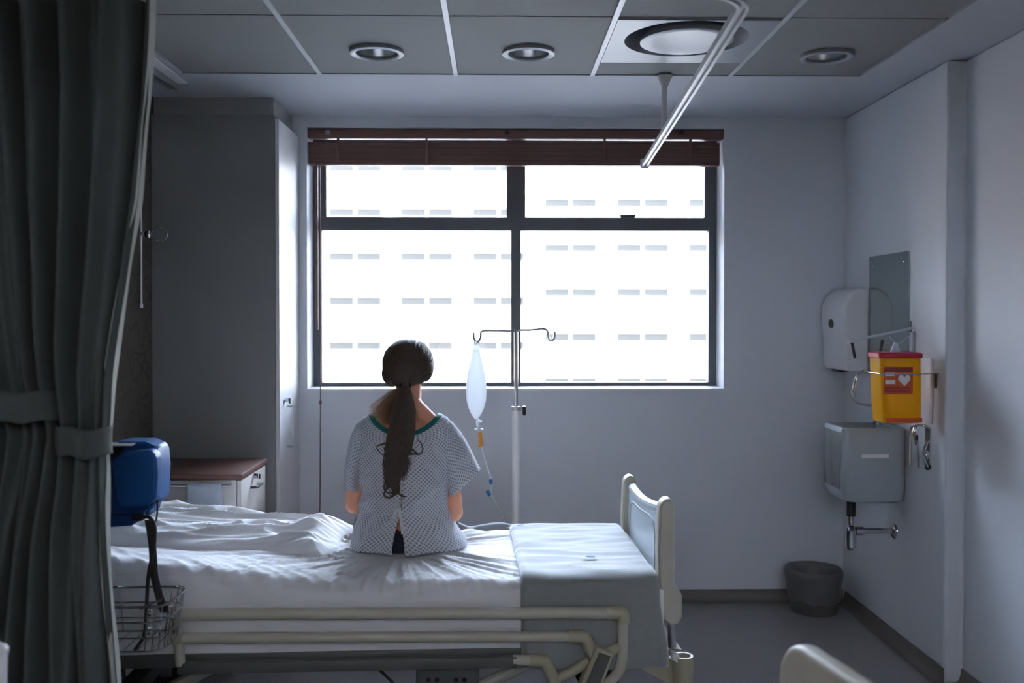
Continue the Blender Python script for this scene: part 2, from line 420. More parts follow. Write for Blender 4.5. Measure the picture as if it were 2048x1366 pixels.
# air diffuser
rt = empty('air_diffuser', (VC.x, VC.y, CE)); tag(rt, 'square white ceiling air diffuser with a round dished disc', 'air vent')
mb = MB(); plate_hole(mb, xs[3]+.011, xs[4]-.011, VY0+.006, VY1+.006, VC.x, VC.y, VR, CE-.004, CE+.01); mb.build('face_plate', m_vent, rt, None)
MB().lathe([(VR, -.004), (VR*.97, .012), (VR*.88, .06), (VR*.86, .13)], (VC.x, VC.y, CE), 48).build('outer_cone', m_vent, rt, 60)
MB().lathe([(VR*.86, .13), (.001, .131)], (VC.x, VC.y, CE), 48).build('duct_cover', m_black, rt, 60)
MB().lathe([(.001, .0), (VR*.55, -.002), (VR*.70, -.008), (VR*.75, -.004), (VR*.75, .008), (VR*.66, .028), (.001, .03)], (VC.x, VC.y-.01, CE-.012), 48).build('centre_disc', m_vent, rt, 50)
for k in range(4):
    a = PI/4+k*PI/2; MB().box(-.004, .004, -.008, .008, 0, .12).build('bracket', m_dark, rt).location = (VC.x+math.cos(a)*.12, VC.y+math.sin(a)*.12, CE+.012)
# bulkhead over the wardrobe
bx = P(545, 200, Y=4.58).x
WDX, WDY = P(558, 500, Y=4.56).x, 4.56
WDZ = P(440, 229, Y=WDY).z
struct(MB().box(XL, bx, 4.60, YB, WDZ+.002, CE), 'trim_1', m_lam2, 'boxed-in grey bulkhead between wardrobe top and ceiling', 'bulkhead')

# ------------------------------------------------------------------ window
YF = YB+.17
def wp(px, py, Y=YF): return P(px, py, Y=Y)
win = empty('window_1', ((WX0+WX1)/2, YF, WZ0)); tag(win, 'wide four-pane window with dark frame', 'window', None, 'structure')
FD = .055
def fr(px0, px1, py0, py1, name='frame_bar', y0=YF, y1=YF+FD):
    a = wp(px0, py0); b = wp(px1, py1); return MB().box(a.x, b.x, y0, y1, b.z, a.z).build(name, m_frame, win, None)
zt, zb_ = WZ1, WZ0
a = wp(642, 0).x; MB().box(WX0, a, YF, YF+FD, zb_, zt).build('jamb', m_frame, win, None)
b = wp(1419, 0).x; MB().box(b, WX1, YF, YF+FD, zb_, zt).build('jamb', m_frame, win, None)
cxl, cxr = wp(1022, 0).x, wp(1042, 0).x
MB().box(cxl, cxr, YF-.004, YF+FD, zb_, zt).build('mullion', m_frame, win, None)
bz = wp(0, 766).z; MB().box(a, b, YF-.002, YF+FD, zb_, bz).build('bottom_rail', m_frame, win, None)
t0, t1 = wp(0, 433).z, wp(0, 460).z
for x0, x1 in ((a, cxl), (cxr, b)):
    MB().box(x0, x1, YF-.002, YF+FD, t1, t0).build('transom', m_frame, win, None)
    MB().box(x0, x1, YF+.001, YF+FD, zt-.05, zt).build('head_rail', m_frame, win, None)
# opening top sashes stand inside the fixed frame
for (x0, x1) in ((652, 1013), (1051, 1410)):
    l, r_ = wp(x0, 0).x, wp(x1, 0).x; L0, R0 = (a, cxl) if x0 < 1000 else (cxr, b)
    MB().box(L0, l, YF-.006, YF+.03, t0, zt-.02).build('sash_stile', m_frame, win, None); MB().box(r_, R0, YF-.006, YF+.03, t0, zt-.02).build('sash_stile', m_frame, win, None)
    MB().box(l, r_, YF+.025, YF+.031, t0, zt-.05).build('pane', m_glass, win, None)
for x0, x1 in ((a, cxl), (cxr, b)): MB().box(x0, x1, YF+.025, YF+.031, bz, t1).build('pane', m_glass, win, None)
h = wp(1255, 434); MB().rbox((h.x, YF-.012, h.z+.004), (.085, .02, .016), .005).build('latch', m_frame, win)
struct(MB().box(WX0-.02, WX1+.02, YB-.018, YF, WZ0-.008, WZ0+.006), 'trim_2', m_white, 'white window sill board', 'sill')
# wooden blind, drawn up
bl = empty('wooden_blind', ((WX0+WX1)/2, YB+.04, WZ1)); tag(bl, 'dark red-brown wooden blind drawn up at the window head', 'blind')
bx0, bx1 = P(616, 300, Y=YB+.01).x, P(1440, 300, Y=YB+.01).x
zA, zB, zC, zD = [P(1000, y, Y=YB+.01).z for y in (259, 277, 284, 324)]
MB().rbox(((WX0+WX1)/2, YB+.04, (zA+zB)/2), (WX1-WX0-.004, .06, zA-zB), .004).build('head_box', m_blind, bl)
ns = 14
for k in range(ns):
    z = lerp(zD, zC, (k+.5)/ns); MB().rbox(((bx0+bx1)/2+.0006*(k % 3), YB+.04+.001*((k*5) % 3), z), (bx1-bx0, .05, (zC-zD)/ns*.82), .001, seg=1).build('slat', m_blind, bl)
MB().rbox(((bx0+bx1)/2, YB+.04, zD-.008), (bx1-bx0, .052, .014), .004).build('bottom_bar', m_blind, bl)
for px in (676, 853, 1209, 1381):
    x = P(px, 300, Y=YB+.012).x
    MB().box(x-.006, x+.006, YB+.008, YB+.012, zD-.016, zB).build('ladder_tape', m_blind, bl, None)
    MB().cyl((x, YB+.04, zC), (x, YB+.04, zB), .003, n=6).build('cord', m_blind, bl)
for px in (655, 1014, 1363):
    x = P(px, 264, Y=YB).x; MB().rbox((x, YB+.007, P(px, 264, Y=YB).z), (.024, .006, .022), .002).build('bracket', m_steel if px == 655 else m_black, bl)
xc = P(636, 500, Y=YB+.02).x
MB().rbox((xc-.005, YB+.02, (zD+P(0, 660, Y=YB).z)/2), (.012, .012, zD-P(0, 660, Y=YB).z), .004).build('tilt_wand', m_blind, bl)
q0 = P(641, 330, Y=YB-.004); q1 = P(641, 1035, Y=YB-.004)
MB().tube([(q0.x, YB-.022, zD), (q0.x+.002, YB-.022, lerp(zD, q1.z, .5)), (q1.x, YB-.022, q1.z)], .0028, 6).build('pull_cord', m_blind, bl)
q = P(641, 805, Y=YB-.02); MB().ell((q.x, YB-.022, q.z), (.008, .008, .013), n=10).build('cord_bead', m_blind, bl)

# ------------------------------------------------------------------ the block opposite
FB = 70.0
bd = empty('office_building', (0, FB, -14)); tag(bd, 'white building across the street with narrow strip windows', 'building')
def fb(px, py): return P(px, py, Y=FB)
xm = fb(1062, 0).x
MB().box(-56, xm, FB, FB+12, -14, 19).build('wing', m_face, bd, None); MB().box(xm, 60, FB-.4, FB+12, -14, 19).build('wing', m_face, bd, None)
wmb = MB(); pw = 104/F*FB; ph = 17/F*FB
wmb.box(0, pw, -.10, .05, -ph-.06, -ph); wmb.box(0, pw, -.10, .05, 0, .05); wmb.box(pw*.48, pw*.52, -.05, .05, -ph, 0); wm = wmb.mesh('window')
pm = MB().box(0, pw*.48, -.02, .03, -ph, 0).mesh('pane')
for me, mm in ((wm, m_face), (pm, m_fglass)): me.materials.append(mm)
for c in range(-3, 10):
    px = 658+143.4*c
    for r in range(-4, 5):
        py = 505+88.9*r-(17 if c >= 3 else 0); q = fb(px, py); yy = FB if c < 3 else FB-.4
        o = bpy.data.objects.new('window', wm); COL.objects.link(o); o.parent = bd; o.location = (q.x, yy-FB, q.z+14)
        for dx in (0, pw*.52):
            p = bpy.data.objects.new('pane', pm); COL.objects.link(p); p.parent = o; p.location = (dx, 0, 0)
struct(MB().box(-400, 400, YB+3, 400, -14.2, -14), 'ground', m_ground, 'street far below the window', 'ground')

# unseen brick block added at left to shade the room's right wall
bw_ = empty('shade_wing', (-15, 22, -14)); tag(bw_, 'added brown brick block outside at left, unseen, shades the right wall', 'building')
MB().box(-22, -9, 6, 39, -14, 7).build('shade_wing_walls', m_brick, bw_, None); MB().box(-22.3, -8.7, 5.8, 39.3, 7, 7.4).build('shade_wing_roof', m_roof, bw_, None)
# unseen warm panel, added to light the surfaces that face the viewer
x = -.25
rt = empty('warm_fill_panel', (x, -.9, CE-.02)); tag(rt, 'added warm fill panel on the ceiling, unseen behind the viewer', 'ceiling light')
MB().rbox((x, -.9, CE-.012), (.62, 1.22, .022), .004).build('housing', m_white, rt); MB().box(x-.28, x+.28, -1.48, -.32, CE-.026, CE-.0235).build('diffuser', m_fill, rt, None)

# ------------------------------------------------------------------ hospital bed (local axes: u towards the foot, v away from the viewer)
BO = Vector((.563, 3.13, 0)); BR = math.radians(2.0)
UA = Vector((math.cos(BR), math.sin(BR), 0)); VA = Vector((-math.sin(BR), math.cos(BR), 0))
def PB(px, py, v):
    r = ray(px, py); t = (v-(CAM-BO).dot(VA))/r.dot(VA); p = CAM+r*t-BO
    return Vector((p.dot(UA), v, p.z))
MT = .632                                   # mattress top
BW = .80
def raise_(u): return max(0, -(u+1.10))*math.tan(math.radians(7.5))*sstep(-1.0, -1.25, u) if u < -1.0 else 0
bed = empty('hospital_bed', BO, BR)
tag(bed, 'cream hospital bed that the patient sits on, side rail folded down', 'bed', 'ward beds')
def bp(mb, name, m, parent=None, sm=35, bev=0):
    o = mb.build(name, m, parent or bed, sm, inv=False)
    if bev: b_ = o.modifiers.new('b', 'BEVEL'); b_.width = bev; b_.segments = 2; b_.limit_method = 'ANGLE'
    return o
# end board
def endboard(name, u_off, flip, zsh=0):
    nv, fv = .0, .70
    ol = [(1320, 1012), (1327, 1001), (1337, 997), (1346, 1001), (1350, 1014), (1350, 1168), (1365, 1190), (1365, 1235), (1357, 1250), (1340, 1252), (1326, 1240), (1319, 1190), (1316, 1100)]
    pts = [PB(x, y, nv) for x, y in ol]
    um = sum(p.x for p in pts)/len(pts)
    fu = PB(1264, 951, fv); dz = fu.z-PB(1337, 997, nv).z
    def mp(p, v, dz_): return Vector((u_off+(um-p.x if flip else p.x-um)+(0 if flip else um), v, p.z+dz_+zsh))
    pan_u = u_off+(0 if flip else um)
    zn = PB(1325, 1024, nv).z+zsh; zf = zn+dz
    pb = MB(); n = 20
    def top(t): return lerp(zn, zf, t)-.018*math.sin(PI*t)
    def pu(t): return pan_u+(-.012 if not flip else .012)*math.sin(PI*t)
    vv = []; ff = []
    for i in range(n+1):
        t = i/n; v = lerp(nv+.03, fv+.03, t)
        for (du, zz) in ((-.014, .50), (-.014, top(t)-.014), (-.008, top(t)), (.008, top(t)), (.014, top(t)-.014), (.014, .50)): vv.append((pu(t)+du, v, zz))
    for i in range(n):
        for k in range(6): ff.append((i*6+k, i*6+(k+1) % 6, i*6+6+(k+1) % 6, i*6+6+k))
    pb.add(vv, ff); fbd = bp(pb, name, m_panel)
    mb = MB().tube([(pu(i/n), lerp(nv+.03, fv+.03, i/n), top(i/n)+.002) for i in range(n+1)], .017, 10); bp(mb, 'top_grip', m_panel, fbd)
    s_ = 1 if flip else -1
    lo = [(t, z) for t, z in ((.18, .60), (.16, .70), (.18, .78), (.26, .81), (.5, .80), (.76, .79), (.86, .74), (.88, .62), (.80, .55), (.5, .53), (.26, .54))]
    bp(MB().tube(smooth_path([(pu(t)+s_*.0145, lerp(nv+.03, fv+.03, t), z+zsh) for t, z in lo+lo[:1]], 5), .0035, 6), 'inset_line', m_panel, fbd)
    for v0, dzz in ((nv, 0), (fv, dz)):
        mb = MB().prism([mp(p, v0, dzz) for p in pts], (0, .06, 0)); bp(mb, 'end_post', m_cream, fbd, 50, .012)
        bp(MB().cyl(mp(PB(1346, 1246, 0), v0+.03, dzz), mp(PB(1348, 1300, 0), v0+.03, dzz), .014), 'post_stem', m_steel, fbd)
    return fbd, um
fbd, UM = endboard('footboard', 0, False)
endboard('headboard', -2.10, True)
# frame, deck, chassis
for v in (-.015, BW-.04):
    bp(MB().rbox((-1.02, v+.03, .405), (2.0, .05, .045), .006), 'side_beam', m_dark)
for u in (-1.98, -1.35, -.7, -.06): bp(MB().box(u-.02, u+.02, 0, BW, .385, .425), 'cross_beam', m_dark, None, None)
bp(MB().box(-2.03, -1.12, .01, BW-.01, .426, .436), 'deck_panel', m_dark, None, None); bp(MB().box(-1.10, -.0, .01, BW-.01, .426, .436), 'deck_panel', m_dark, None, None)
for v in (.10, BW-.16): bp(MB().rbox((-1.0, v+.03, .19), (1.9, .06, .06), .008), 'chassis_beam', m_dark)
for u in (-1.85, -.15): bp(MB().rbox((u, BW/2, .19), (.07, BW-.1, .06), .008), 'chassis_cross', m_dark)
for u0, u1 in ((-1.75, -1.35), (-.65, -.25)):
    for v in (.2, BW-.2): bp(MB().tube([(u0, v, .2), (u1, v, .40)], .022, 10), 'lift_arm', m_cream)
for u in (-1.85, -.15):
    for v in (.06, BW-.06):
        c = bp(MB().cyl((u, v, .10), (u, v, .20), .02), 'caster', m_dark)
        bp(MB().lathe([(.001, -.02), (.055, -.02), (.065, -.012), (.065, .012), (.055, .02), (.001, .02)], (u, v, .065), 24, Matrix.Rotation(PI/2, 3, 'X')), 'wheel', m_rubber, c)
        bp(MB().rbox((u, v, .105), (.05, .055, .05), .01), 'wheel_fork', m_steel, c)
# actuator, cable and foot corner socket
q0, q1 = PB(832, 1337, .12), PB(958, 1368, .12)
mo = bp(MB().rbox(((q0.x+q1.x)/2, .16, q0.z-.06), (q1.x-q0.x, .10, .12), .012), 'control_box', m_dark)
for px in (857, 874, 912, 929):
    q = PB(px, 1360, .108); bp(MB().cyl(q, q+Vector((0, .004, 0)), .008, n=12), 'socket', m_black, mo)
bp(MB().tube(smooth_path([PB(748, 1330, .03), PB(770, 1350, .02), PB(790, 1372, .02), (PB(800, 1400, .05))], 6), .005, 8), 'power_cable', m_rubber)
q = PB(1366, 1312, 0.02); R0 = .034
so = bp(MB().lathe([(R0*.72, 0), (R0*.76, .002), (R0, .002), (R0, -.22), (R0*.72, -.22), (R0*.72, 0)], (q.x, q.y, q.z), 28), 'pole_socket', m_cream2, None, 40)
bp(MB().lathe([(.001, 0), (R0*.72, 0)], (q.x, q.y, q.z-.05), 24), 'socket_floor', m_black, so)
bp(MB().prism([(q.x-.02, .03, q.z-.02), (-.10, .03, q.z+.02), (-.10, .03, q.z-.03), (q.x-.02, .03, q.z-.11)], (0, .04, 0)), 'corner_arm', m_cream2, None, None)
l0 = PB(1345, 1308, -.012); bp(MB().prism([PB(1345, 1307, -.004), PB(1359, 1313, -.004), PB(1359, 1328, -.004), PB(1345, 1320, -.004)], (0, .03, 0)), 'label_tag', m_paper, None, None)
# folded side rails
def siderail(v, mir):
    def B(px, py):
        p = PB(px, py, -.055); return Vector((p.x, v, p.z))
    r0 = .0185; s_ = -1 if not mir else 1
    sr = bp(MB().tube([B(352, 1228), B(1225, 1226)], r0, 14), 'side_rail', m_cream)
    def sub(mb, name, m, sm=35): return bp(mb, name, m, sr, sm)
    sub(MB().tube([B(356, 1276), B(1140, 1273)], r0*.92, 14), 'rail_tube', m_cream)
    sub(MB().tube([B(1026, 1320), B(1062, 1320)], r0*.92, 14), 'rail_tube', m_cream)
    sub(MB().tube(smooth_path([B(1213, 1226), B(1235, 1225), B(1245, 1229), B(1247, 1245)], 5), r0*1.2, 14), 'elbow', m_cream2)
    sub(MB().tube(smooth_path([B(1136, 1272), B(1160, 1272), B(1172, 1278), B(1180, 1300)], 5), r0*1.12, 14), 'elbow', m_cream2)
    sub(MB().tube(smooth_path([B(1058, 1320), B(1082, 1321), B(1093, 1328), B(1112, 1372)], 5), r0*1.1, 14), 'elbow', m_cream2)
    sub(MB().tube(smooth_path([B(1245, 1238), B(1245, 1290), B(1243, 1325), B(1232, 1350), B(1205, 1376)], 6), r0*.95, 14), 'end_tube', m_cream)
    sub(MB().tube(smooth_path([B(1243, 1292), B(1225, 1300), B(1208, 1312)], 6), r0*.9, 14), 'link_arm', m_cream2)
    sub(MB().tube(smooth_path([B(1178, 1322), B(1145, 1342), B(1112, 1362), B(1095, 1395)], 6), r0*.85, 12), 'link_arm', m_cream2)
    sub(MB().tube(smooth_path([B(1178, 1298), B(1186, 1312), B(1190, 1330)], 5), r0*.85, 12), 'link_arm', m_cream2)
    vv = Vector((0, s_*.03, 0))
    lp = bp(MB().prism([B(1191, 1288)+vv, B(1226, 1301)+vv, B(1190, 1400)+vv, B(1142, 1400)+vv], (0, .05, 0)), 'latch_housing', m_cream2, sr, 40, .006)
    vv2 = Vector((0, s_*.034, 0)) if not mir else Vector((0, s_*.03+.05, 0))
    bp(MB().prism([B(1196, 1298)+vv2, B(1218, 1306)+vv2, B(1183, 1395)+vv2, B(1154, 1395)+vv2], (0, .004, 0)), 'latch_plate', m_dark, sr, None)
    for px, py in ((352, 1228), (356, 1276)):
        sub(MB().ell(B(px, py), (.026, .022, .026), n=12), 'end_knuckle', m_cream2)
    sub(MB().tube([B(352, 1228), B(362, 1330)], r0*.9, 12), 'end_tube', m_cream)
    q0, q1 = B(356, 1331), B(1034, 1327)
    sub(MB().rbox((q0+q1)/2, (q1.x-q0.x, .030, .036), .005), 'mount_beam', m_dark)
siderail(-.055, False); siderail(BW+.055, True)

# mattress with its fitted sheet
WU, WV = -.905, .50                         # where the patient sits
matt = empty('mattress', BO, BR); tag(matt, 'mattress in a creased white fitted sheet on the bed, patient seated on it', 'mattress', 'bed mattresses')
NU = 260
def mattop(u): return MT+raise_(u)
mbm = MB().grid(40, 4, lambda a, b: (lerp(-2.03, -.012, a), [.012, .012, BW-.012, BW-.012, .012][round(b*4)], [.44, mattop(lerp(-2.03, -.012, a))-.03, mattop(lerp(-2.03, -.012, a))-.03, .44, .44][round(b*4)]))
mbm.build('mattress_core', m_matt, matt, 35, inv=False)
def wr(u, v):
    du, dv = u-WU, v-WV; r = math.hypot(du, dv); ph = math.atan2(dv, du)
    fall = sstep(.12, .24, r)*math.exp(-max(0, r-.25)/.48)
    fall *= lerp(.3, 1, sstep(.1, .45, abs(ph)))
    k = 9.5; n1 = 1-abs(nz(math.cos(ph)*k, math.sin(ph)*k, r*1.1)*1.6)
    n2 = 1-abs(nz(math.cos(ph)*17+9, math.sin(ph)*17, r*1.5+4)*1.7)
    z = fall*(.012*max(0, n1)**3+.009*max(0, n2)**3)
    z += .0045*(1-abs(nz(u*3.5+5, v*16+u*5, 2)*1.8))*sstep(-.5, -.9, u)+.003*nz(u*6, v*6, 7)
    ed = sstep(.20, .03, v)*sstep(-.2, -.45, u)
    z += ed*.008*max(0, 1-abs(nz(u*13+v*14*(1 if u < WU else -1), v*3+u*2, 31)*1.9))**1.5
    dip = math.exp(-(r/.26)**2)
    return max(-.008, z-.006*dip)
def cross(s, top, lo, w_, off):
    r = .045; Ls = top-lo-r; La = r*PI/2; Lt = w_-2*r; tot = 2*Ls+2*La+Lt; d = s*tot
    if d < Ls: return (-off, lo+d, -1, 0)
    d -= Ls
    if d < La:
        a = d/r; return (r-(r+off)*math.cos(a), top-r+(r+off)*math.sin(a), -math.cos(a), math.sin(a))
    d -= La
    if d < Lt: return (r+d, top+off, 0, 1)
    d -= Lt
    if d < La:
        a = d/r; return (w_-r+(r+off)*math.sin(a), top-r+(r+off)*math.cos(a), math.sin(a), math.cos(a))
    d -= La
    return (w_+off, top-r-d, 1, 0)
def sheetpt(a, b):
    u = lerp(-2.035, -.006, a); v, z, nv_, nzz = cross(b, mattop(u), .385+.02*nz(u*2, 3), BW, .004)
    h = wr(u, v)
    if abs(nv_) > .9:
        side = z/MT
        h = .006*(1-abs(nz(u*9+z*5, z*2.5, 11)*1.7))*sstep(.40, .6, z)+.010*nz(u*4, z*3, 5)*(1-side)
    return (u, v+nv_*h, z+nzz*h)
so = MB().grid(NU, 150, sheetpt).build('fitted_sheet', m_sheet, matt, 180, inv=False)
# loose tucked corner below the footboard
c0 = PB(1320, 1245, -.02)
def cor(a, b):
    e0 = PB(lerp(1318, 1322, b), lerp(1240, 1312, b), .02); e1 = PB(lerp(1324, 1364, b), lerp(1246, 1300, b**1.1), .05)
    p = e0.lerp(e1, a); return (p.x, p.y+.03*math.sin(a*PI)+.012*math.sin(a*9+b*4), p.z-.006*math.sin(a*PI*2))
MB().grid(14, 14, cor).build('sheet_corner', m_sheet, matt, 180, inv=False)
# folded blanket over the foot end
bu0, bu1 = PB(1046, 1172, 0).x, PB(1316, 1290, -.02).x
def blpt(a, b):
    u = lerp(bu0, bu1, a)
    lo = .372-.012*a+.006*nz(u*5, 1)
    v, z, nv_, nzz = cross(b*.80, MT, lo, BW, .020)
    h = .004*nz(u*7, v*11, 3)+.006*(1-abs(nz(u*4+2, v*14, 8)*1.8))*max(0, nzz)
    if nv_ < -.9:
        h = .012*math.sin(u*26+1.2*nz(u*3, 2))*sstep(.62, .40, z)*sstep(bu0, bu0+.15, u)+.008*sstep(.63, .38, z)
        u += .03*a*sstep(.60, .38, z)
    rim = min(a, 1-a)
    h -= .012*(1-sstep(0, .02, rim))
    return (u, v+nv_*h, z+nzz*h)
bk = MB().grid(110, 130, blpt).build('blanket', m_blanket, None, 180)
bk.location = BO; bk.rotation_euler = (0, 0, BR); solid(bk, .010, 1)
for (mx_, my_, rw, rh) in ((1181, 1120, .018, .012), (1180, 1126, .032, .005), (1043, 1057, .020, .014)):
    q = P(mx_, my_, z=MT+.022)-BO; mu, mv_ = q.dot(UA), q.dot(VA)
    m_ = MB().lathe([(.001, .0), (.6, .0005), (1, 0)], (0, 0, 0), 14)
    m_.v = [(mu+x*rw, mv_+y*rh, MT+.0345+z) for x, y, z in m_.v]
    m_.build('printed_mark', m_print, bk, 180, inv=False)
tag(bk, 'grey-green blanket folded over the foot end of the bed', 'blanket')
# crumpled top sheet on the raised head end
duo = [(-2.0, .20), (-1.55, .22), (-1.30, .27), (-1.2, .30)]
def dupt(a, b):
    uR = -1.17+.075*sstep(0, 1, b)+.02*math.sin(b*7)
    u = lerp(-2.03, uR, a); vn = lerp(.13, .315, sstep(0, 1, a))+.012*math.sin(u*17); v = lerp(vn, .80, b)
    e = min(b*6, (1-b)*5, (1-a)*9); thick = .034*math.sqrt(max(0, 1-(1-min(1, e))**2))
    z = thick*(1+.25*nz(u*3, v*4, 3))
    fold = 1-abs(nz(u*2.2+3, v*9-u*5, 6)*1.7); fold2 = 1-abs(nz(u*5+1, v*20-u*9, 9)*1.7)
    z += min(1, e)*(.026*max(0, fold)**2.5+.014*max(0, fold2)**2.5)
    z += .030*math.exp(-((u-uR+.10)/.06)**2)*math.exp(-((v-.62)/.22)**2)
    z -= .012*math.exp(-((u-uR+.05)/.03)**2)*math.exp(-((v-.42)/.1)**2)
    return (u, v, mattop(u)+.006+z)
du = MB().grid(170, 90, dupt).build('top_sheet', m_sheet, None, 180)
du.location = BO; du.rotation_euler = (0, 0, BR)
tag(du, 'crumpled white top sheet thrown back on the raised head end', 'bed sheet')

# second bed nearer the viewer, only the top of its footboard in view
bed2 = copy_tree(bed); bed2['label'] = 'nearer hospital bed, only its cream footboard corner in view at lower right'
mat2 = empty('mattress', BO, BR); tag(mat2, 'mattress of the nearer bed below the picture', 'mattress', 'bed mattresses')
for ch in [c for c in bpy.data.objects if c.parent is matt and c.name.split('.')[0] != 'sheet_corner']: copy_tree(ch, mat2)
B2 = math.radians(10.5); lu = PB(1264, 951, .70).x; tgt = P(1597, 1294, z=PB(1264, 951, .70).z)
off = Matrix.Rotation(B2, 3, 'Z') @ Vector((lu, .73, 0))
for o in (bed2, mat2): o.location = (tgt.x-off.x, tgt.y-off.y, 0); o.rotation_euler = (0, 0, B2)
def drop(o):
    for ch in [x for x in bpy.data.objects if x.parent is o]: drop(ch)
    bpy.data.objects.remove(o)
for ch in [x for x in bpy.data.objects if x.parent is bed2 and x.name.startswith('footboard')]: drop(ch)
# its footboard is a plain board with rounded corners
A2 = Vector((.578, 1.86, 0)); D2 = Vector((.20, -.98, 0)).normalized(); N2 = Vector((-D2.y, D2.x, 0)); zt2, R2 = .893, .085
out_ = [(0, .42)]+[(R2-R2*math.cos(t), zt2-R2+R2*math.sin(t)) for t in [PI/2*k/8 for k in range(9)]]+[(.84-R2+R2*math.sin(t), zt2-R2+R2*math.cos(t)) for t in [PI/2*k/8 for k in range(9)]]+[(.84, .42)]
f2 = MB().prism([A2+D2*s_+Vector((0, 0, z_))-N2*.021 for s_, z_ in out_], N2*.042).build('footboard', m_cream, bed2, 50)
b_ = f2.modifiers.new('b', 'BEVEL'); b_.width = .012; b_.segments = 3; b_.limit_method = 'ANGLE'
for s_ in (.14, .70): MB().cyl(A2+D2*s_+Vector((0, 0, .36)), A2+D2*s_+Vector((0, 0, .44)), .014).build('post_stem', m_steel, f2)
q = P(-6, 1318, Y=1.72)
hq = MB().tube(smooth_path([(q.x, q.y, .40), (q.x-.004, q.y, .70), (q.x, q.y, q.z-.01), (q.x+.003, q.y, q.z+.016)], 6), .017, 14)
hq.ell((q.x+.003, q.y, q.z+.016), (.017, .017, .012), n=14)
hq.build('grab_post', m_white, bed2)

# things kept under the bed
def floor_item(px0, px1, py0, Y, h):
    a_, b_ = P(px0, py0, Y=Y), P(px1, py0, Y=Y); return a_.x, b_.x, a_.z
x0, x1, zt_ = floor_item(583, 655, 1335, 3.45, 0)
rb = empty('red_bag', ((x0+x1)/2, 3.5, .222)); tag(rb, 'dark red bag lying under the bed', 'bag')
mb = MB().rbox(((x0+x1)/2, 3.52, (zt_+.222)/2), (x1-x0, .14, zt_-.222), .025, seg=4); mb.build('bag_body', m_red, rb)
MB().tube(smooth_path([((x0+x1)/2-.03, 3.52, zt_-.004), ((x0+x1)/2, 3.52, zt_+.02), ((x0+x1)/2+.03, 3.52, zt_-.004)], 6), .004, 8).build('bag_handle', m_red, rb)

# ------------------------------------------------------------------ wardrobe, bedside cabinet
wd = empty('wardrobe', (-1.34, 4.78, 0)); tag(wd, 'tall grey built-in wardrobe beside the window', 'wardrobe')
dt = .020
MB().box(XL+.002, WDX-dt, WDY, WDY+.018, 0, WDZ).build('side_panel', m_lam, wd, None)
MB().box(XL+.002, WDX-dt, YB-.02, YB-.002, .0, WDZ).build('side_panel', m_lam, wd, None)
MB().box(XL+.002, WDX-dt, WDY+.018, YB-.02, WDZ-.018, WDZ).build('top_panel', m_lam, wd, None)
MB().box(XL+.002, WDX-dt, WDY+.018, YB-.02, .08, .1).build('bottom_panel', m_lam, wd, None)
MB().box(XL+.002, XL+.01, WDY+.018, YB-.02, .1, WDZ-.018).build('back_panel', m_lam, wd, None)
dr = MB().box(WDX-dt+.002, WDX, WDY+.004, YB-.01, .08, WDZ-.02).build('door', m_doorw, wd, None)
hp = [P(574, y, X=WDX) for y in (812, 893)]
hy = hp[0].y
MB().tube([(WDX, hy, hp[0].z), (WDX+.03, hy, hp[0].z), (WDX+.03, hy, hp[1].z), (WDX, hy, hp[1].z)], .005, 8).build('handle', m_steel, dr)
q = P(570, 800, X=WDX); MB().cyl((WDX-.002, q.y, q.z), (WDX+.018, q.y, q.z), .011, n=16).build('lock', m_chrome, dr)
MB().rbox((WDX+.024, q.y-.0, q.z-.004), (.006, .02, .026), .002).build('key', m_black, dr)

CY0, CY1 = 4.0, 4.44
ct = P(482, 948, Y=CY0); CX1 = ct.x; CZ = ct.z; CX0 = XL+.06
cbn = empty('bedside_cabinet', ((CX0+CX1)/2, (CY0+CY1)/2, 0)); tag(cbn, 'cream bedside cabinet with brown top and towel rail', 'cabinet')
MB().rbox(((CX0+CX1)/2, (CY0+CY1)/2, CZ-.013), (CX1-CX0+.01, CY1-CY0+.012, .026), .006).build('top_board', m_top, cbn)
bz0 = P(500, 1034, Y=4.2).z
MB().box(CX0+.01, CX1-.022, CY0+.006, CY1-.006, .30, CZ-.026).build('body', m_cab, cbn, None)
for zz0, zz1 in ((CZ-.26, CZ-.03), (.31, CZ-.27)):
    d_ = MB().rbox((CX1-.011, (CY0+CY1)/2, (zz0+zz1)/2), (.018, CY1-CY0-.02, zz1-zz0), .003).build('drawer', m_cab, cbn)
    zc_ = P(500, 972, Y=4.2).z if zz1 > .7 else (zz0+zz1)/2; yc_ = (CY0+CY1)/2
    MB().tube(smooth_path([(CX1-.002, yc_-.06, zc_), (CX1+.024, yc_-.045, zc_), (CX1+.026, yc_, zc_), (CX1+.024, yc_+.045, zc_), (CX1-.002, yc_+.06, zc_)], 4), .006, 8).build('handle', m_chrome, d_)
    if zz1 > .7:
        zl = P(500, 958, Y=4.2).z+.01; MB().cyl((CX1-.002, yc_, zl), (CX1+.014, yc_, zl), .011, n=14).build('lock', m_chrome, d_)
        MB().rbox((CX1+.02, yc_+.012, zl-.004), (.006, .016, .022), .002).build('key', m_black, d_)
        MB().box(CX1-.003, CX1-.001, yc_-.05, yc_-.02, zz0+.02, zz0+.04).build('sticker', m_blue2, d_, None)
for x in (CX0+.03, CX1-.03):
    for y in (CY0+.03, CY1-.03): MB().cyl((x, y, .0), (x, y, .31), .016, n=12).build('leg', m_white, cbn)
rz = P(440, 972, Y=CY0-.04).z
rx1 = P(456, 970, Y=CY0-.04).x
MB().tube([(rx1, CY0+.006, rz), (rx1, CY0-.035, rz), (CX0+.08, CY0-.035, rz), (CX0+.08, CY0+.006, rz)], .006, 8).build('towel_rail', m_chrome, cbn)
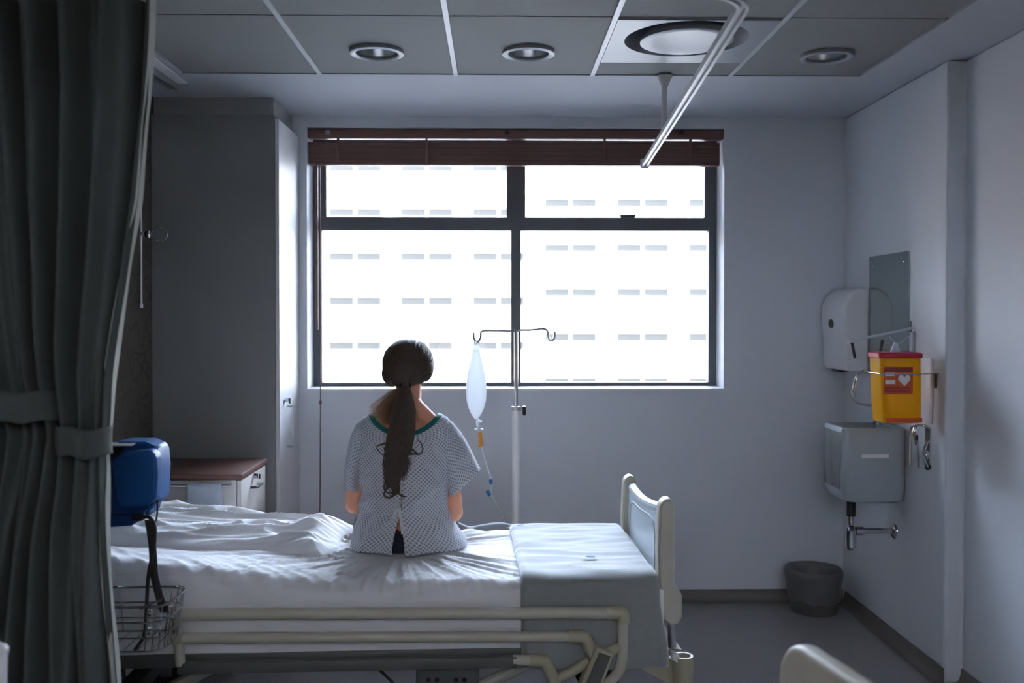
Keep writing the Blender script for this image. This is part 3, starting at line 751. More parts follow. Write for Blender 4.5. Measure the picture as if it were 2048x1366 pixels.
# towel over the rail
tx0, tx1 = P(374, 972, Y=CY0-.045).x, P(442, 972, Y=CY0-.045).x
def tw(a, b):
    x = lerp(tx0, tx1, a); d = b*.42-.21; R = .0095
    if abs(d) < R*1.57: th = d/R; return (x, CY0-.035+R*math.sin(th)*-1, rz+R*math.cos(th))
    s_ = 1 if d > 0 else -1; dd = abs(d)-R*1.57
    return (x+.004*math.sin(a*8+b*5)*min(1, dd*10), CY0-.035-s_*(R+(.004*math.sin(a*9)*dd*5 if s_ > 0 else 0)), rz-dd*(1 if s_ > 0 else .6))
to = MB().grid(16, 60, tw).build('towel', m_towel, None, 180); solid(to, .004, 0)
tag(to, 'pale blue towel hanging on the bedside cabinet rail', 'towel')

# ------------------------------------------------------------------ drip stand and bag behind the bed
SY = 4.42
def s3(px, py, dy=0): return P(px, py, Y=SY+dy)
b0 = s3(1032, 820); sx = b0.x
iv = empty('drip_stand', (sx, SY, 0)); tag(iv, 'chrome drip stand with two hooks behind the bed', 'drip stand')
zt_, zj = s3(1028, 662).z, s3(1030, 816).z
MB().cyl((sx, SY, .12), (sx, SY, zj), .0185).build('lower_pole', m_white, iv)
MB().cyl((sx, SY, zj-.03), (sx, SY, zt_), .0095).build('upper_pole', m_chrome, iv)
MB().cyl((sx, SY, zj-.012), (sx, SY, zj+.006), .022).build('collar', m_steel, iv)
MB().cyl((sx+.015, SY-.006, zj-.012), (sx+.03, SY-.006, zj-.012), .006, n=10).build('clamp_screw', m_chrome, iv)
MB().rbox((sx+.038, SY-.006, zj-.012), (.016, .038, .044), .007, seg=3).build('clamp_knob', m_black, iv)
def hook(sgn, px_end, dpy):
    e = [(1028, 661), (1028+sgn*35, 660), (1028+sgn*58, 659+dpy), (1028+sgn*66, 663), (1028+sgn*67, 672), (1028+sgn*71, 681), (1028+sgn*77, 680), (1028+sgn*80, 673), (1028+sgn*80.5, 663)]
    MB().tube(smooth_path([s3(x+(1 if sgn > 0 else 0), y+(2 if sgn < 0 else 0)) for x, y in e], 6), .0055, 10).build('hook_arm', m_chrome, iv)
hook(-1, 0, 1); hook(1, 0, -1)
MB().lathe([(.02, .02), (.045, 0), (.045, -.03), (.02, -.04)], (sx, SY, .12), 20).build('hub', m_steel, iv)
for k in range(5):
    a = 2*PI*k/5+.3; e = Vector((sx+math.cos(a)*.27, SY+math.sin(a)*.27, .085))
    lg = MB().tube([(sx, SY, .105), tuple(e)], [.018, .012], 8).build('leg', m_steel, iv)
    MB().lathe([(.001, -.012), (.024, -.012), (.03, -.006), (.03, .006), (.024, .012), (.001, .012)], (e.x, e.y, .031), 16, Matrix.Rotation(PI/2, 3, 'X')).build('caster', m_rubber, lg)
    MB().cyl((e.x, e.y, .05), (e.x, e.y, .09), .007, n=8).build('caster_stem', m_steel, lg)
# the bag hangs from the left hook
hb = s3(952, 682)
bg_ = empty('infusion_bag', (hb.x, SY, s3(0, 1049).z)); tag(bg_, 'clear infusion bag and line hanging from left hook of drip stand', 'infusion bag')
prof = [(688, 3), (694, 6), (700, 7), (712, 9), (728, 13), (745, 17), (762, 19.5), (782, 20.5), (800, 19.5), (815, 16), (826, 11), (834, 6), (838, 3)]
pr = []
for py, hw in prof: c = s3(953, py); pr.append((hw*SY/F, c.z, c.x))
def bgp(a, b):
    i = b*(len(pr)-1); k = min(int(i), len(pr)-2); t = i-k; hw = lerp(pr[k][0], pr[k+1][0], t); z = lerp(pr[k][1], pr[k+1][1], t); th = 2*PI*a
    return (hb.x+.001+hw*math.cos(th), SY+hw*.62*math.sin(th)*(1 if b > .15 else .4), z)
mb = MB().grid(28, 60, bgp, closed=True); fluid = mb.build('bag', m_bag_iv, bg_, 180)
q = s3(952, 688); MB().tube([Vector(q)+Vector((math.cos(t)*.009, 0, .014+math.sin(t)*.016)) for t in [2*PI*k/16 for k in range(16)]], .0025, 6, True).build('hanger_loop', m_clear, bg_)
MB().tube([s3(954, 834), s3(955, 848), s3(957, 856)], .006, 8).build('spout', m_bag_iv, bg_)
MB().tube([s3(954, 836), s3(959, 843), s3(964, 842)], [.005, .006, .005], 8).build('side_port', m_bag_iv, bg_)
MB().tube([s3(957, 852), s3(959, 868)], [.009, .009], 12).build('spike', m_clear, bg_); MB().rbox(s3(958, 859), (.042, .012, .008), .003).build('spike_wing', m_clear, bg_)
MB().tube([s3(959, 864), s3(961, 876), s3(962, 892)], [.010, .0085, .010], 12).build('drip_chamber', m_amber, bg_)
for y_ in (878, 890): MB().cyl(s3(961, y_), s3(961.3, y_+2.5), .0125, n=12).build('chamber_ring', m_amber, bg_)
ln = smooth_path([s3(962, 892), s3(968, 915), s3(976, 940), s3(982, 958), s3(983, 975), s3(984, 990), s3(990, 1003), s3(1000, 1022), s3(1008, 1042), s3(1012, 1058, -.03)], 6)
MB().tube(ln, .0032, 8).build('line', m_tubing, bg_)
MB().tube([s3(981.5, 958), s3(982, 962), s3(982.3, 969)], [.009, .009, .005], 10).build('flow_valve', m_cblue, bg_)
MB().tube([s3(974, 981), s3(980, 991)], [.010, .008], 10).build('injection_port', m_cblue, bg_); MB().tube([s3(980, 991), s3(986, 1000)], [.006, .006], 8).build('port_arm', m_clear, bg_)
pl = [P(1014, 1056, Y=4.15), P(1030, 1052, Y=4.05), P(1000, 1046, Y=3.98), P(965, 1050, Y=3.92), P(940, 1054, Y=3.85), P(922, 1048, Y=3.8), P(908, 1041, Y=3.78)]
MB().tube(smooth_path([ln[-1]]+pl, 7), .0035, 8).build('line_to_patient', m_tubing, bg_)

# ------------------------------------------------------------------ curtain rail and drawn-back curtain
RZ = CAMZ+.80
re = P(1289, 322, Y=YB); RX = re.x
r2 = P(1488, 10, z=RZ)
CYN = 2.34
pth = [(RX, YB-.005, RZ), (lerp(RX, r2.x, .5), lerp(YB, r2.y, .5), RZ), (r2.x, r2.y+.03, RZ)]
pth = smooth_path(pth, 10)
end = pth[-1]; rad = end.y-CYN
for k in range(1, 11):
    t = PI/2*k/10; pth.append(Vector((end.x-rad*(1-math.cos(t)), end.y-rad*math.sin(t), RZ)))
pth.append(Vector((-1.62, CYN, RZ)))
crl = empty('curtain_rail', (RX, 4.1, RZ)); tag(crl, 'curved aluminium curtain rail hung from the ceiling, running to the window', 'curtain rail')
pf = [(-.016, -.014), (-.016, .008), (-.010, .014), (.010, .014), (.016, .008), (.016, -.014), (.006, -.014), (.006, -.004), (-.006, -.004), (-.006, -.014)]
MB().sweep(pf, pth).build('rail', m_bar, crl, 40)
dp = P(1325, 152, z=CE); DX = lerp(RX, r2.x, (YB-dp.y)/(YB-r2.y))
MB().cyl((DX, dp.y, RZ+.01), (DX, dp.y, CE-.02), .0125).build('drop_rod', m_white, crl)
MB().lathe([(.038, 0), (.038, -.004), (.030, -.012), (.016, -.045), (.0125, -.05)], (DX, dp.y, CE), 24).build('ceiling_flange', m_white, crl)
MB().rbox((RX, YB-.008, RZ), (.045, .014, .05), .004).build('wall_bracket', m_white, crl)
MB().cyl((.2, CYN, RZ+.01), (.2, CYN, CE), .0125).build('drop_rod', m_white, crl)
# curtain
cu = empty('privacy_curtain', (-1.25, CYN, .05)); tag(cu, 'dark grey-green privacy curtain drawn back and tied at left', 'curtain')
Rt = [(-80, 305), (0, 304), (200, 297), (400, 277), (580, 250), (760, 218), (860, 204), (905, 196), (1000, 201), (1150, 211), (1366, 224), (1800, 250)]
Lt = [(-80, -330), (0, -320), (400, -220), (760, -100), (870, -60), (1000, -80), (1366, -160), (1800, -220)]
zc0, zc1 = RZ-.02, .04
def cup(a, b):
    z = lerp(zc0, zc1, b); py = 631-(z-CAMZ)*F/CYN
    l, r_ = interp(Lt, py), interp(Rt, py)
    ph = a**1.15
    px = lerp(l, r_, ph)
    tight = 1-.55*math.exp(-((py-880)/150)**2)
    y = .055*tight*math.sin(2*PI*7.5*ph+.5*math.sin(b*5)+.6)+.022*math.sin(2*PI*17*ph+2*b)+.012*nz(ph*12, b*3, 1)
    y *= (1-.4*sstep(.9, 1, a)); y += .035*sstep(.965, 1, a)*(1.0)
    px += 5*math.sin(2*PI*7.5*ph+1.9)
    y += .03*math.exp(-((py-900)/120)**2)
    p = P(px, py, Y=CYN); return (p.x, CYN+y, z)
c_ = MB().grid(300, 110, cup).build('cloth', m_curt, cu, 180); solid(c_, .003, 0)
def band(c0, hw_, yb0, yb1, hg, dep, yo):
    def f(a, b):
        th = 2*PI*a; px = c0+hw_*math.cos(th); t = (px-c0+hw_)/(2*hw_)
        p = P(px, lerp(yb0, yb1, t)+hg*b+3*math.sin(px*.11), Y=CYN); return (p.x, CYN+yo+dep*math.sin(th)-.006*math.sin(PI*b)+.004*math.sin(px*.13), p.z)
    return f
for ar_ in ((30, 88, 772, 782, 58, .10, .01), (158, 48, 846, 858, 56, .075, .03)):
    solid(MB().grid(50, 8, band(*ar_), closed=True).build('tie_band', m_curt, cu, 180), .004, 1)
def lng(a, b):
    z = lerp(zc0, zc1, b); py = 631-(z-CAMZ)*F/CYN; r_ = interp(Rt, py); wpx = interp([(0, 4), (300, 5), (480, 8), (650, 17), (780, 20), (850, 22), (862, 12), (905, 14), (1000, 14), (1366, 10)], py)
    q_ = Vector(cup(1, b)); p = P(r_-2-wpx*(1-a)+2*math.sin(py*.02), py, Y=CYN); return (p.x, q_.y-.012+.03*a, z)
MB().grid(6, 110, lng).build('lining_rim_edge', m_lining_rim, cu, 180)  # white lining; its narrow upper part paints the window-lit rim in pale cloth
for k in range(12):
    x = lerp(-1.55, P(290, 0, Y=CYN).x, k/11); MB().tube([Vector((x, CYN, RZ-.018))+Vector((math.cos(t)*.006, 0, math.sin(t)*.008)) for t in [2*PI*j/10 for j in range(10)]], .0016, 6, True).build('glider', m_white, cu)

# ceiling track with infusion hanger by the bed head
e = P(350, 163, z=CE); TX = e.x
trk = empty('ceiling_track', (TX, 3.6, CE)); tag(trk, 'short white ceiling track above the bed head', 'ceiling track')
MB().rbox((TX, (e.y+2.8)/2, CE-.004), (.11, e.y-2.8+.02, .008), .003).build('base_plate', m_doorw, trk)
MB().rbox((TX-.005, (e.y+2.8)/2, CE-.026), (.036, e.y-2.8, .036), .008).build('track', m_steel, trk)
HY = P(281, 330, X=TX-.005).y
ih = empty('infusion_hanger', (TX-.005, HY, P(282, 613, Y=HY).z)); tag(ih, 'thin hanging rod with black knob and wire loop beside the curtain', 'hanger')
hx = TX-.005; zl = P(282, 613, Y=HY).z; zk = P(288, 468, Y=HY).z
MB().cyl((hx, HY, zl), (hx, HY, CE-.044), .0042, n=10).build('rod', m_white, ih)
MB().cyl((hx, HY, zl-.006), (hx, HY, zl+.012), .007, n=10).build('rod_tip', m_white, ih)
kx = P(289, 468, Y=HY).x
MB().cyl((hx, HY, zk), (kx+.006, HY, zk), .008, n=12).build('clamp', m_chrome, ih)
MB().lathe([(.001, .010), (.014, .008), (.018, 0), (.014, -.008), (.001, -.010)], (kx+.012, HY, zk-.002), 16, Matrix.Rotation(PI/2, 3, 'Y')).build('knob', m_black, ih)
lc = P(319, 469, Y=HY); lr = 16*HY/F
pts = [Vector((kx+.012, HY, zk)), Vector((lc.x-lr*1.25, HY, zk))]+[Vector((lc.x-math.cos(t)*lr, HY, lc.z+math.sin(t)*lr*.85)) for t in [PI*2*k/20*.93+.2 for k in range(21)]]
MB().tube(pts, .003, 6).build('wire_loop', m_chrome, ih)

# ------------------------------------------------------------------ blue pump on its stand
PY = 2.86
def p3(px, py, dy=0): return P(px, py, Y=PY+dy)
xa, xb = p3(206, 900).x, p3(319, 900).x; za, zb2 = p3(260, 884).z, p3(260, 1055).z
px_ = xa-.03
st = empty('pump_stand', (px_, PY, 0)); tag(st, 'pump stand with wire basket beside the bed', 'stand')
MB().cyl((px_, PY+.02, .06), (px_, PY+.02, za-.03), .014).build('pole', m_steel, st)
for k in range(5):
    a = 2*PI*k/5; ex, ey = px_+math.cos(a)*.24, PY+.02+math.sin(a)*.24
    lg = MB().tube([(px_, PY+.02, .085), (ex, ey, .07)], [.018, .012], 8).build('leg', m_dark, st)
    MB().lathe([(.001, -.01), (.022, -.01), (.027, 0), (.022, .01), (.001, .01)], (ex, ey, .028), 14, Matrix.Rotation(PI/2, 3, 'X')).build('caster', m_rubber, lg)
    MB().cyl((ex, ey, .045), (ex, ey, .075), .006, n=8).build('caster_stem', m_steel, lg)
bz1, bz2 = p3(290, 1196).z, p3(290, 1285).z
bxa, bxb = px_-.02, p3(352, 1200).x
by0, by1 = PY-.09, PY+.12
def ringpts(z, s_=1.0):
    cx_, cy_ = (bxa+bxb)/2, (by0+by1)/2; hx_, hy_ = (bxb-bxa)/2*s_, (by1-by0)/2*s_; rr = .05; o_ = []
    for (sx_, sy_, a0) in ((1, 1, 0), (-1, 1, PI/2), (-1, -1, PI), (1, -1, 3*PI/2)):
        for k in range(5):
            t = a0+PI/2*k/4; o_.append((cx_+sx_*(hx_-rr)+rr*math.cos(t), cy_+sy_*(hy_-rr)+rr*math.sin(t), z))
    return o_
bk_ = MB().tube(ringpts(bz1), .0042, 6, True); bk_ = bk_.build('basket', m_chrome, st)
for z_, s_ in ((lerp(bz1, bz2, .35), .96), (lerp(bz1, bz2, .7), .92), (bz2, .88)): MB().tube(ringpts(z_, s_), .0026, 6, True).build('basket_hoop', m_chrome, bk_)
rp0, rp1 = ringpts(bz1), ringpts(bz2, .88)
for k in range(0, 20, 1): MB().tube([rp0[k], rp1[k]], .002, 5).build('basket_wire', m_chrome, bk_)
for k in range(5):
    t = (k+.5)/5; x_ = lerp(rp1[7][0], rp1[2][0], t); MB().tube([(x_, rp1[12][1]+.0, bz2), (x_, rp1[2][1], bz2)], .002, 5).build('basket_wire', m_chrome, bk_)
# the rack plates that catch the light
for (x0_, y0_, x1_, y1_) in ((280, 1218, 328, 1197), (296, 1222, 316, 1215), (297, 1231, 307, 1228), (336, 1214, 344, 1211), (295, 1258, 311, 1252), (296, 1268, 303, 1264)):
    MB().tube([p3(x0_, y0_, -.095), p3(x1_, y1_, -.06)], .0035, 6).build('rack_bar', m_chrome, bk_)
# pump body
pu_ = empty('medical_pump', ((xa+xb)/2, PY, zb2)); tag(pu_, 'bright blue medical pump mounted on the stand beside the curtain', 'pump')
ol = [(206, 905), (214, 890), (238, 884), (290, 884), (313, 894), (317, 905), (320, 935), (317, 1003), (300, 1016), (298, 1030), (262, 1052), (206, 1056)]
MB().prism([p3(x, y, .02) for x, y in ol], (0, .10, 0)).build('rear_shell', m_blue, pu_, 40).modifiers.new('b', 'BEVEL').width = .006
ol2 = [(222, 925), (240, 906), (300, 900), (312, 912), (314, 950), (311, 1000), (295, 1012), (243, 1018), (232, 1010)]
fs = MB().prism([p3(x, y, -.035) for x, y in ol2], (0, .056, 0)).build('front_shell', m_blue, pu_, 40); bvm = fs.modifiers.new('b', 'BEVEL'); bvm.width = .014; bvm.segments = 4
MB().prism([p3(205, 896, -.004), p3(243, 898, -.004), p3(233, 914, -.004), p3(205, 910, -.004)], (0, .03, 0)).build('handle_recess', m_black, pu_, None)
MB().prism([p3(206, 887, .03), p3(274, 886, .03), p3(264, 892, .0), p3(206, 893, .0)], (0, .0, .003)).build('top_sticker', m_paper, pu_, None)
MB().prism([p3(206, 1030, -.01), p3(262, 1030, -.01), p3(290, 1022, -.01), p3(262, 1050, -.01), p3(206, 1054, -.01)], (0, .05, 0)).build('base_block', m_blue2, pu_, None)
MB().rbox(p3(277, 1034, -.02), (.036, .03, .020), .005).build('plug', m_black, pu_)
MB().cyl(p3(287, 1030, -.035), p3(290, 1030, -.035), .006, n=10).build('plug_pin', m_chrome, pu_)
def strap(a, b):
    p = P(*[interp([(0, 296), (.3, 303), (.6, 309), (1, 330)], b), interp([(0, 1040), (.3, 1090), (.6, 1150), (1, 1225)], b)], Y=PY-.05)
    return (p.x+(a-.5)*lerp(.020, .026, b), p.y+.006*math.sin(b*6), p.z)
solid(MB().grid(3, 24, strap).build('strap', m_rubber, pu_, 180), .003)
MB().tube(smooth_path([p3(283, 1034, -.03), p3(300, 1036, -.04), p3(310, 1056, -.05), p3(307, 1100, -.055), p3(297, 1150, -.055), p3(293, 1215, -.055), p3(289, 1268, -.05), p3(270, 1300, -.02)], 8), .0055, 8).build('power_cord', m_rubber, pu_)
MB().tube(smooth_path([p3(315, 1000, 0), p3(314, 1030, -.01), p3(308, 1060, -.03), p3(311, 1105, -.045)], 8), .0025, 6).build('signal_wire', m_rubber, pu_)
MB().rbox((px_+.012, PY+.045, lerp(za, zb2, .5)), (.05, .05, .06), .006).build('pole_clamp', m_black, pu_)

# ------------------------------------------------------------------ the basin wall
def w3(px, py, off=0): return P(px, py, X=XR-off)
# mirror
a = w3(1741, 513); b = w3(1820, 503); zm0 = w3(1820, 735).z
mi = empty('wall_mirror', (XR, (a.y+b.y)/2, zm0)); tag(mi, 'frameless rectangular wall mirror above the basin', 'mirror')
mz = (a.z+b.z)/2
MB().box(XR-.006, XR-.001, b.y, a.y, zm0, mz).build('glass', m_mirror, mi, None)
for y_ in (b.y+.05, a.y-.05):
    for z_ in (mz-.045, zm0+.045): MB().lathe([(.001, .004), (.006, .003), (.008, 0)], (XR-.006, y_, z_), 12, Matrix.Rotation(-PI/2, 3, 'Y')).build('screw', m_chrome, mi)
# towel dispenser
DY0 = w3(1740, 650).y; D = .17
dxn = P(1690, 650, Y=DY0).x; DY1 = P(1645, 650, X=dxn).y
zt_, zb_ = P(1700, 577, Y=DY0).z, P(1700, 742, Y=DY0).z
di = empty('paper_towel_dispenser', (XR-.08, (DY0+DY1)/2, zb_)); tag(di, 'white paper towel dispenser with oval viewing window', 'dispenser')
prf = [(XR-.002, zb_+.0), (XR-.002, zt_), (XR-.05, zt_+.006), (lerp(XR, dxn, .6), zt_-.004), (lerp(XR, dxn, .85), zt_-.03), (dxn-.008, zt_-.08), (dxn-.010, zt_-.16), (dxn, zb_+.14), (dxn+.004, zb_-.002)]
o = MB().prism([(x, DY0, z) for x, z in prf], (0, DY1-DY0, 0)).build('housing', m_disp, di, 40); bvm = o.modifiers.new('b', 'BEVEL'); bvm.width = .018; bvm.segments = 4; bvm.limit_method = 'ANGLE'
q = P(1661, 647, X=dxn-.012); MB().lathe([(.001, .004), (.03, .003), (.033, -.006)], (dxn-.008, q.y, q.z), 24, Matrix.Rotation(-PI/2, 3, 'Y'), sx=.75, sy=1.15).build('viewing_window', m_black, di)
q = P(1680, 746, Y=(DY0+DY1)/2); MB().rbox((q.x, q.y, zb_-.006), (.05, .12, .012), .004).build('paper_slot', m_black, di)
# basin
BY0 = w3(1815, 930).y; bfx = P(1685, 930, Y=BY0).x; BY1 = P(1645, 930, X=bfx).y
BZ1, BZ0 = P(1750, 857, Y=BY0).z, P(1750, 1008, Y=BY0).z
sk_ = empty('wash_basin', (XR-.14, (BY0+BY1)/2, BZ0)); tag(sk_, 'grey wall-hung wash basin with deep square sides', 'basin')
def rr(x0, x1, y0, y1, r, z, n=5):
    out = []
    for (cx, cy, a0) in ((x1-r, y1-r, 0), (x0+r, y1-r, PI/2), (x0+r, y0+r, PI), (x1-r, y0+r, 3*PI/2)):
        for k in range(n+1): t = a0+PI/2*k/n; out.append((cx+r*math.cos(t), cy+r*math.sin(t), z))
    return out
loops = [rr(bfx+.10, XR-.02, BY0+.07, BY1-.07, .03, BZ0-.012), rr(bfx+.02, XR-.002, BY0+.012, BY1-.012, .035, BZ0+.008), rr(bfx, XR-.002, BY0, BY1, .03, BZ0+.05), rr(bfx, XR-.002, BY0, BY1, .03, BZ1-.008), rr(bfx+.004, XR-.004, BY0+.004, BY1-.004, .03, BZ1),
         rr(bfx+.020, XR-.05, BY0+.018, BY1-.018, .03, BZ1), rr(bfx+.03, XR-.06, BY0+.03, BY1-.03, .03, BZ1-.10), rr(bfx+.10, XR-.10, BY0+.09, BY1-.09, .02, BZ1-.15)]
mb = MB(); n = len(loops[0]); mb.add([p for l in loops for p in l], [(i*n+k, i*n+(k+1) % n, (i+1)*n+(k+1) % n, (i+1)*n+k) for i in range(len(loops)-1) for k in range(n)]+[tuple(range(n)), tuple(range((len(loops)-1)*n, len(loops)*n))[::-1]])
bs = mb.build('bowl', m_sink, sk_, 40)
MB().rbox((bfx-.002, (BY0+BY1)/2, (BZ1+BZ0)/2+.02), (.004, BY1-BY0-.05, BZ1-BZ0-.08), .002).build('front_plate', m_sinkd, bs)
q0, q1 = P(1723, 910, Y=BY0), P(1777, 915, Y=BY0); MB().box(q0.x, q1.x, BY0-.004, BY0+.001, q1.z-.003, q0.z+.003).build('white_strip', m_paper, bs, None)
# trap
ty = (BY0+BY1)/2; t0_ = P(1702, 1016, Y=ty); tx = t0_.x
zt1, zt2, zt3 = [P(1702, y, Y=ty).z for y in (1032, 1050, 1100)]
MB().cyl((tx, ty, BZ0-.005), (tx, ty, zt1), .02).build('waste_nut', m_black, sk_); MB().cyl((tx, ty, zt1+.01), (tx, ty, zt2), .014).build('tail_pipe', m_chrome, sk_)
MB().lathe([(.001, 0), (.012, 0), (.018, .008), (.024, .012), (.025, .06), (.026, .075), (.026, .095), (.018, .105), (.014, .11)], (tx, ty, zt3), 24).build('bottle_trap', m_chrome, sk_)
zp = P(1740, 1062, Y=ty).z
MB().cyl((tx+.015, ty, zp), (XR-.003, ty, zp), .014).build('waste_pipe', m_chrome, sk_); MB().cyl((tx+.02, ty, zp), (tx+.055, ty, zp), .021).build('pipe_nut', m_chrome, sk_)
MB().lathe([(.0145, .016), (.024, .014), (.036, .004), (.037, 0)], (XR-.002, ty, zp), 24, Matrix.Rotation(-PI/2, 3, 'Y')).build('wall_rose', m_chrome, sk_)
# tap
gy = lerp(BY0, BY1, .62); tp = empty('gooseneck_tap', (XR-.05, gy, BZ1)); tag(tp, 'chrome gooseneck tap over the basin', 'tap')
def g3(px, py, dy=0): return P(px, py, Y=gy+dy)
gb = g3(1756, 800).x
MB().tube(smooth_path([(gb, gy, BZ1-.002), g3(1756, 812), g3(1755, 768), g3(1747, 749), g3(1732, 742), g3(1716, 752), g3(1709, 772), g3(1707, 792)], 7), .0085, 12).build('spout', m_chrome, tp)
MB().lathe([(.022, 0), (.022, .012), (.014, .02), (.012, .05)], (gb, gy, BZ1), 20).build('base', m_chrome, tp)
MB().tube(smooth_path([g3(1702, 780, -.03), g3(1706, 796, -.03), g3(1718, 806, -.03), g3(1734, 810, -.02), (gb, gy, g3(1750, 812).z)], 6), .006, 10).build('lever', m_steel, tp)
# elbow mixer valve at the wall
vy = w3(1857, 900).y; vz0, vz1 = w3(1857, 940).z, w3(1857, 852).z
mv = empty('wall_valve', (XR, vy, vz0)); tag(mv, 'chrome wall valve with long levers right of the basin', 'valve')
MB().rbox((XR-.006, vy, (vz0+vz1)/2), (.010, .028, vz1-vz0), .004).build('wall_plate', m_dark, mv)
for k, (pts_, r_) in enumerate((([(1857, 880, .02), (1851, 893, .035), (1847, 912, .04), (1853, 930, .03), (1858, 936, .012)], .006), ([(1832, 848, .04), (1828, 868, .05), (1834, 884, .05)], .007), ([(1858, 856, .01), (1845, 850, .04), (1830, 852, .045), (1822, 864, .045), (1821, 930, .045)], .006), ([(1835, 884, .05), (1836, 935, .04)], .004))):
    MB().tube(smooth_path([w3(*p) for p in pts_], 6), r_, 10).build('lever', m_chrome if k != 3 else m_steel, mv)
MB().ell(w3(1852, 910, .025), (.016, .016, .02), n=14).build('valve_body', m_chrome, mv)
MB().rbox(w3(1833, 880, .05), (.012, .012, .045), .004).build('lever_grip', m_black, mv)
MB().rbox(w3(1856, 934, .02), (.02, .014, .02), .004).build('valve_foot', m_black, mv)
# sharps bin on its bracket
SHY = 4.0
def h3(px, py, dy=0): return P(px, py, Y=SHY+dy)
sb = empty('sharps_bin', (h3(1806, 848).x, SHY, h3(1806, 848).z)); tag(sb, 'yellow sharps bin with red lid and orange-red label', 'sharps bin')
yf = -.075; T_ = h3(1805, 712, yf).z; B_ = h3(1805, 847, yf).z
lt_, rt_ = h3(1763, 712, yf).x, h3(1846, 712, yf).x; lb_, rb_ = h3(1770, 847, yf).x, h3(1846, 847, yf).x
def lp(t, gr=0):
    return rr(lerp(lb_, lt_, t)-gr, lerp(rb_, rt_, t)+gr, SHY+yf-gr, SHY-yf+gr, .028, lerp(B_, T_, t))
lo = [lp(.0, -.006), lp(.015), lp(.15), lp(.16, .001), lp(1)]; n = len(lo[0])
MB().add([p for l in lo for p in l], [(i*n+k, i*n+(k+1) % n, (i+1)*n+(k+1) % n, (i+1)*n+k) for i in range(4) for k in range(n)]+[tuple(range(n)), tuple(range(4*n, 5*n))[::-1]]).build('tub', m_yellow, sb, 40)
ld = [lp(.965, .004), lp(.97, .006), lp(1.03, .006), lp(1.045, .002), lp(1.05, -.01)]
MB().add([p for l in ld for p in l], [(i*n+k, i*n+(k+1) % n, (i+1)*n+(k+1) % n, (i+1)*n+k) for i in range(4) for k in range(n)]+[tuple(range(n)), tuple(range(4*n, 5*n))[::-1]]).build('lid', m_redlid, sb, 40)
def flat(px0, py0, px1, py1, name, m, lift, parent=None):
    a_, b_ = h3(px0, py0, yf), h3(px1, py1, yf); y_ = SHY+yf-.0015-lift
    return MB().box(a_.x, b_.x, y_, y_+.001, b_.z, a_.z).build(name, m, parent or sb, None)
lbm = flat(1767, 735, 1825, 788, 'warning_label', m_label, .001)
flat(1767, 734, 1825, 743, 'label_header', m_labeld, .002, lbm); flat(1770, 745, 1789, 752, 'label_text', m_paper, .002, lbm); flat(1770, 760, 1790, 768, 'label_text', m_paper, .002, lbm); flat(1769, 775, 1820, 777, 'label_line', m_labeld, .002, lbm); flat(1769, 781, 1820, 783, 'label_line', m_labeld, .002, lbm)
hp_ = [(1808, 772), (1796, 760), (1796, 754), (1800, 750), (1805, 751), (1808, 755), (1811, 751), (1816, 750), (1820, 754), (1820, 760)]
MB().prism([Vector((h3(x, y, yf).x, SHY+yf-.0045, h3(x, y, yf).z)) for x, y in hp_], (0, .001, 0)).build('label_emblem', m_paper, lbm, None)
flat(1772, 836, 1844, 845, 'base_print', m_label, .001)
fx = h3(1789, 700, 0)
MB().lathe([(.024, 0), (.021, .012), (.009, .045), (.008, .048)], (fx.x, SHY-.01, T_+.006), 10).build('needle_funnel', m_clear, sb)
# bracket board, wire holder and arm
by0_, by1_ = w3(1866, 780).y, w3(1848, 780).y
br = empty('bin_bracket', (XR, (by0_+by1_)/2, w3(1857, 846).z)); tag(br, 'white wall bracket with wire hoop holding the sharps bin', 'bracket')
MB().rbox((XR-.006, (by0_+by1_)/2, (w3(1857, 846).z+w3(1857, 716).z)/2), (.011, by1_-by0_, w3(1857, 716).z-w3(1857, 846).z), .004).build('backboard', m_disp, br)
zw = h3(1800, 748, yf).z
hoop = rr(lt_-.003, rt_+.003, SHY+yf-.006, SHY-yf+.006, .03, zw)
MB().tube(hoop, .0026, 6, True).build('wire_hoop', m_steel, br)
MB().tube([(rt_, SHY+yf-.006, zw), (XR-.004, SHY+yf-.003, zw+.004), (XR-.004, by0_+.01, zw)], .0026, 6).build('wire_arm', m_steel, br)
MB().rbox((XR-.012, SHY+yf+.012, zw-.03), (.008, .014, .06), .003).build('hoop_clip', m_black, br)
ay = w3(1827, 670).y; e0, e1 = P(1824, 656, Y=ay), P(1696, 683, Y=ay)
ar = empty('swing_arm', (XR, ay, e0.z-.05)); tag(ar, 'frosted swing arm with two black clips above the basin', 'arm')
MB().tube([(XR-.006, ay, e0.z), tuple(e1)], .0065, 10).build('bar', m_clear, ar); MB().ell(e1, (.010, .008, .008), n=10).build('end_cap', m_white, ar)
MB().rbox((XR-.007, ay, w3(1827, 690).z), (.012, .03, .12), .004).build('wall_mount', m_clear, ar)
MB().cyl((XR-.012, ay, e0.z-.02), (XR-.012, ay, e0.z+.03), .004, n=8).build('pivot_pin', m_dark, ar)
MB().tube([(XR-.01, ay, e0.z-.03), P(1795, 690, Y=ay), P(1778, 672, Y=ay)], .002, 6).build('stay', m_clear, ar)
for (x0_, y0_, x1_, y1_) in ((1704, 686, 1710, 717), (1765, 679, 1759, 716)):
    q0, q1 = P(x0_, y0_, Y=ay-.008), P(x1_, y1_, Y=ay-.008); MB().tube([q0, q1], .0065, 8).build('clip', m_black, ar)
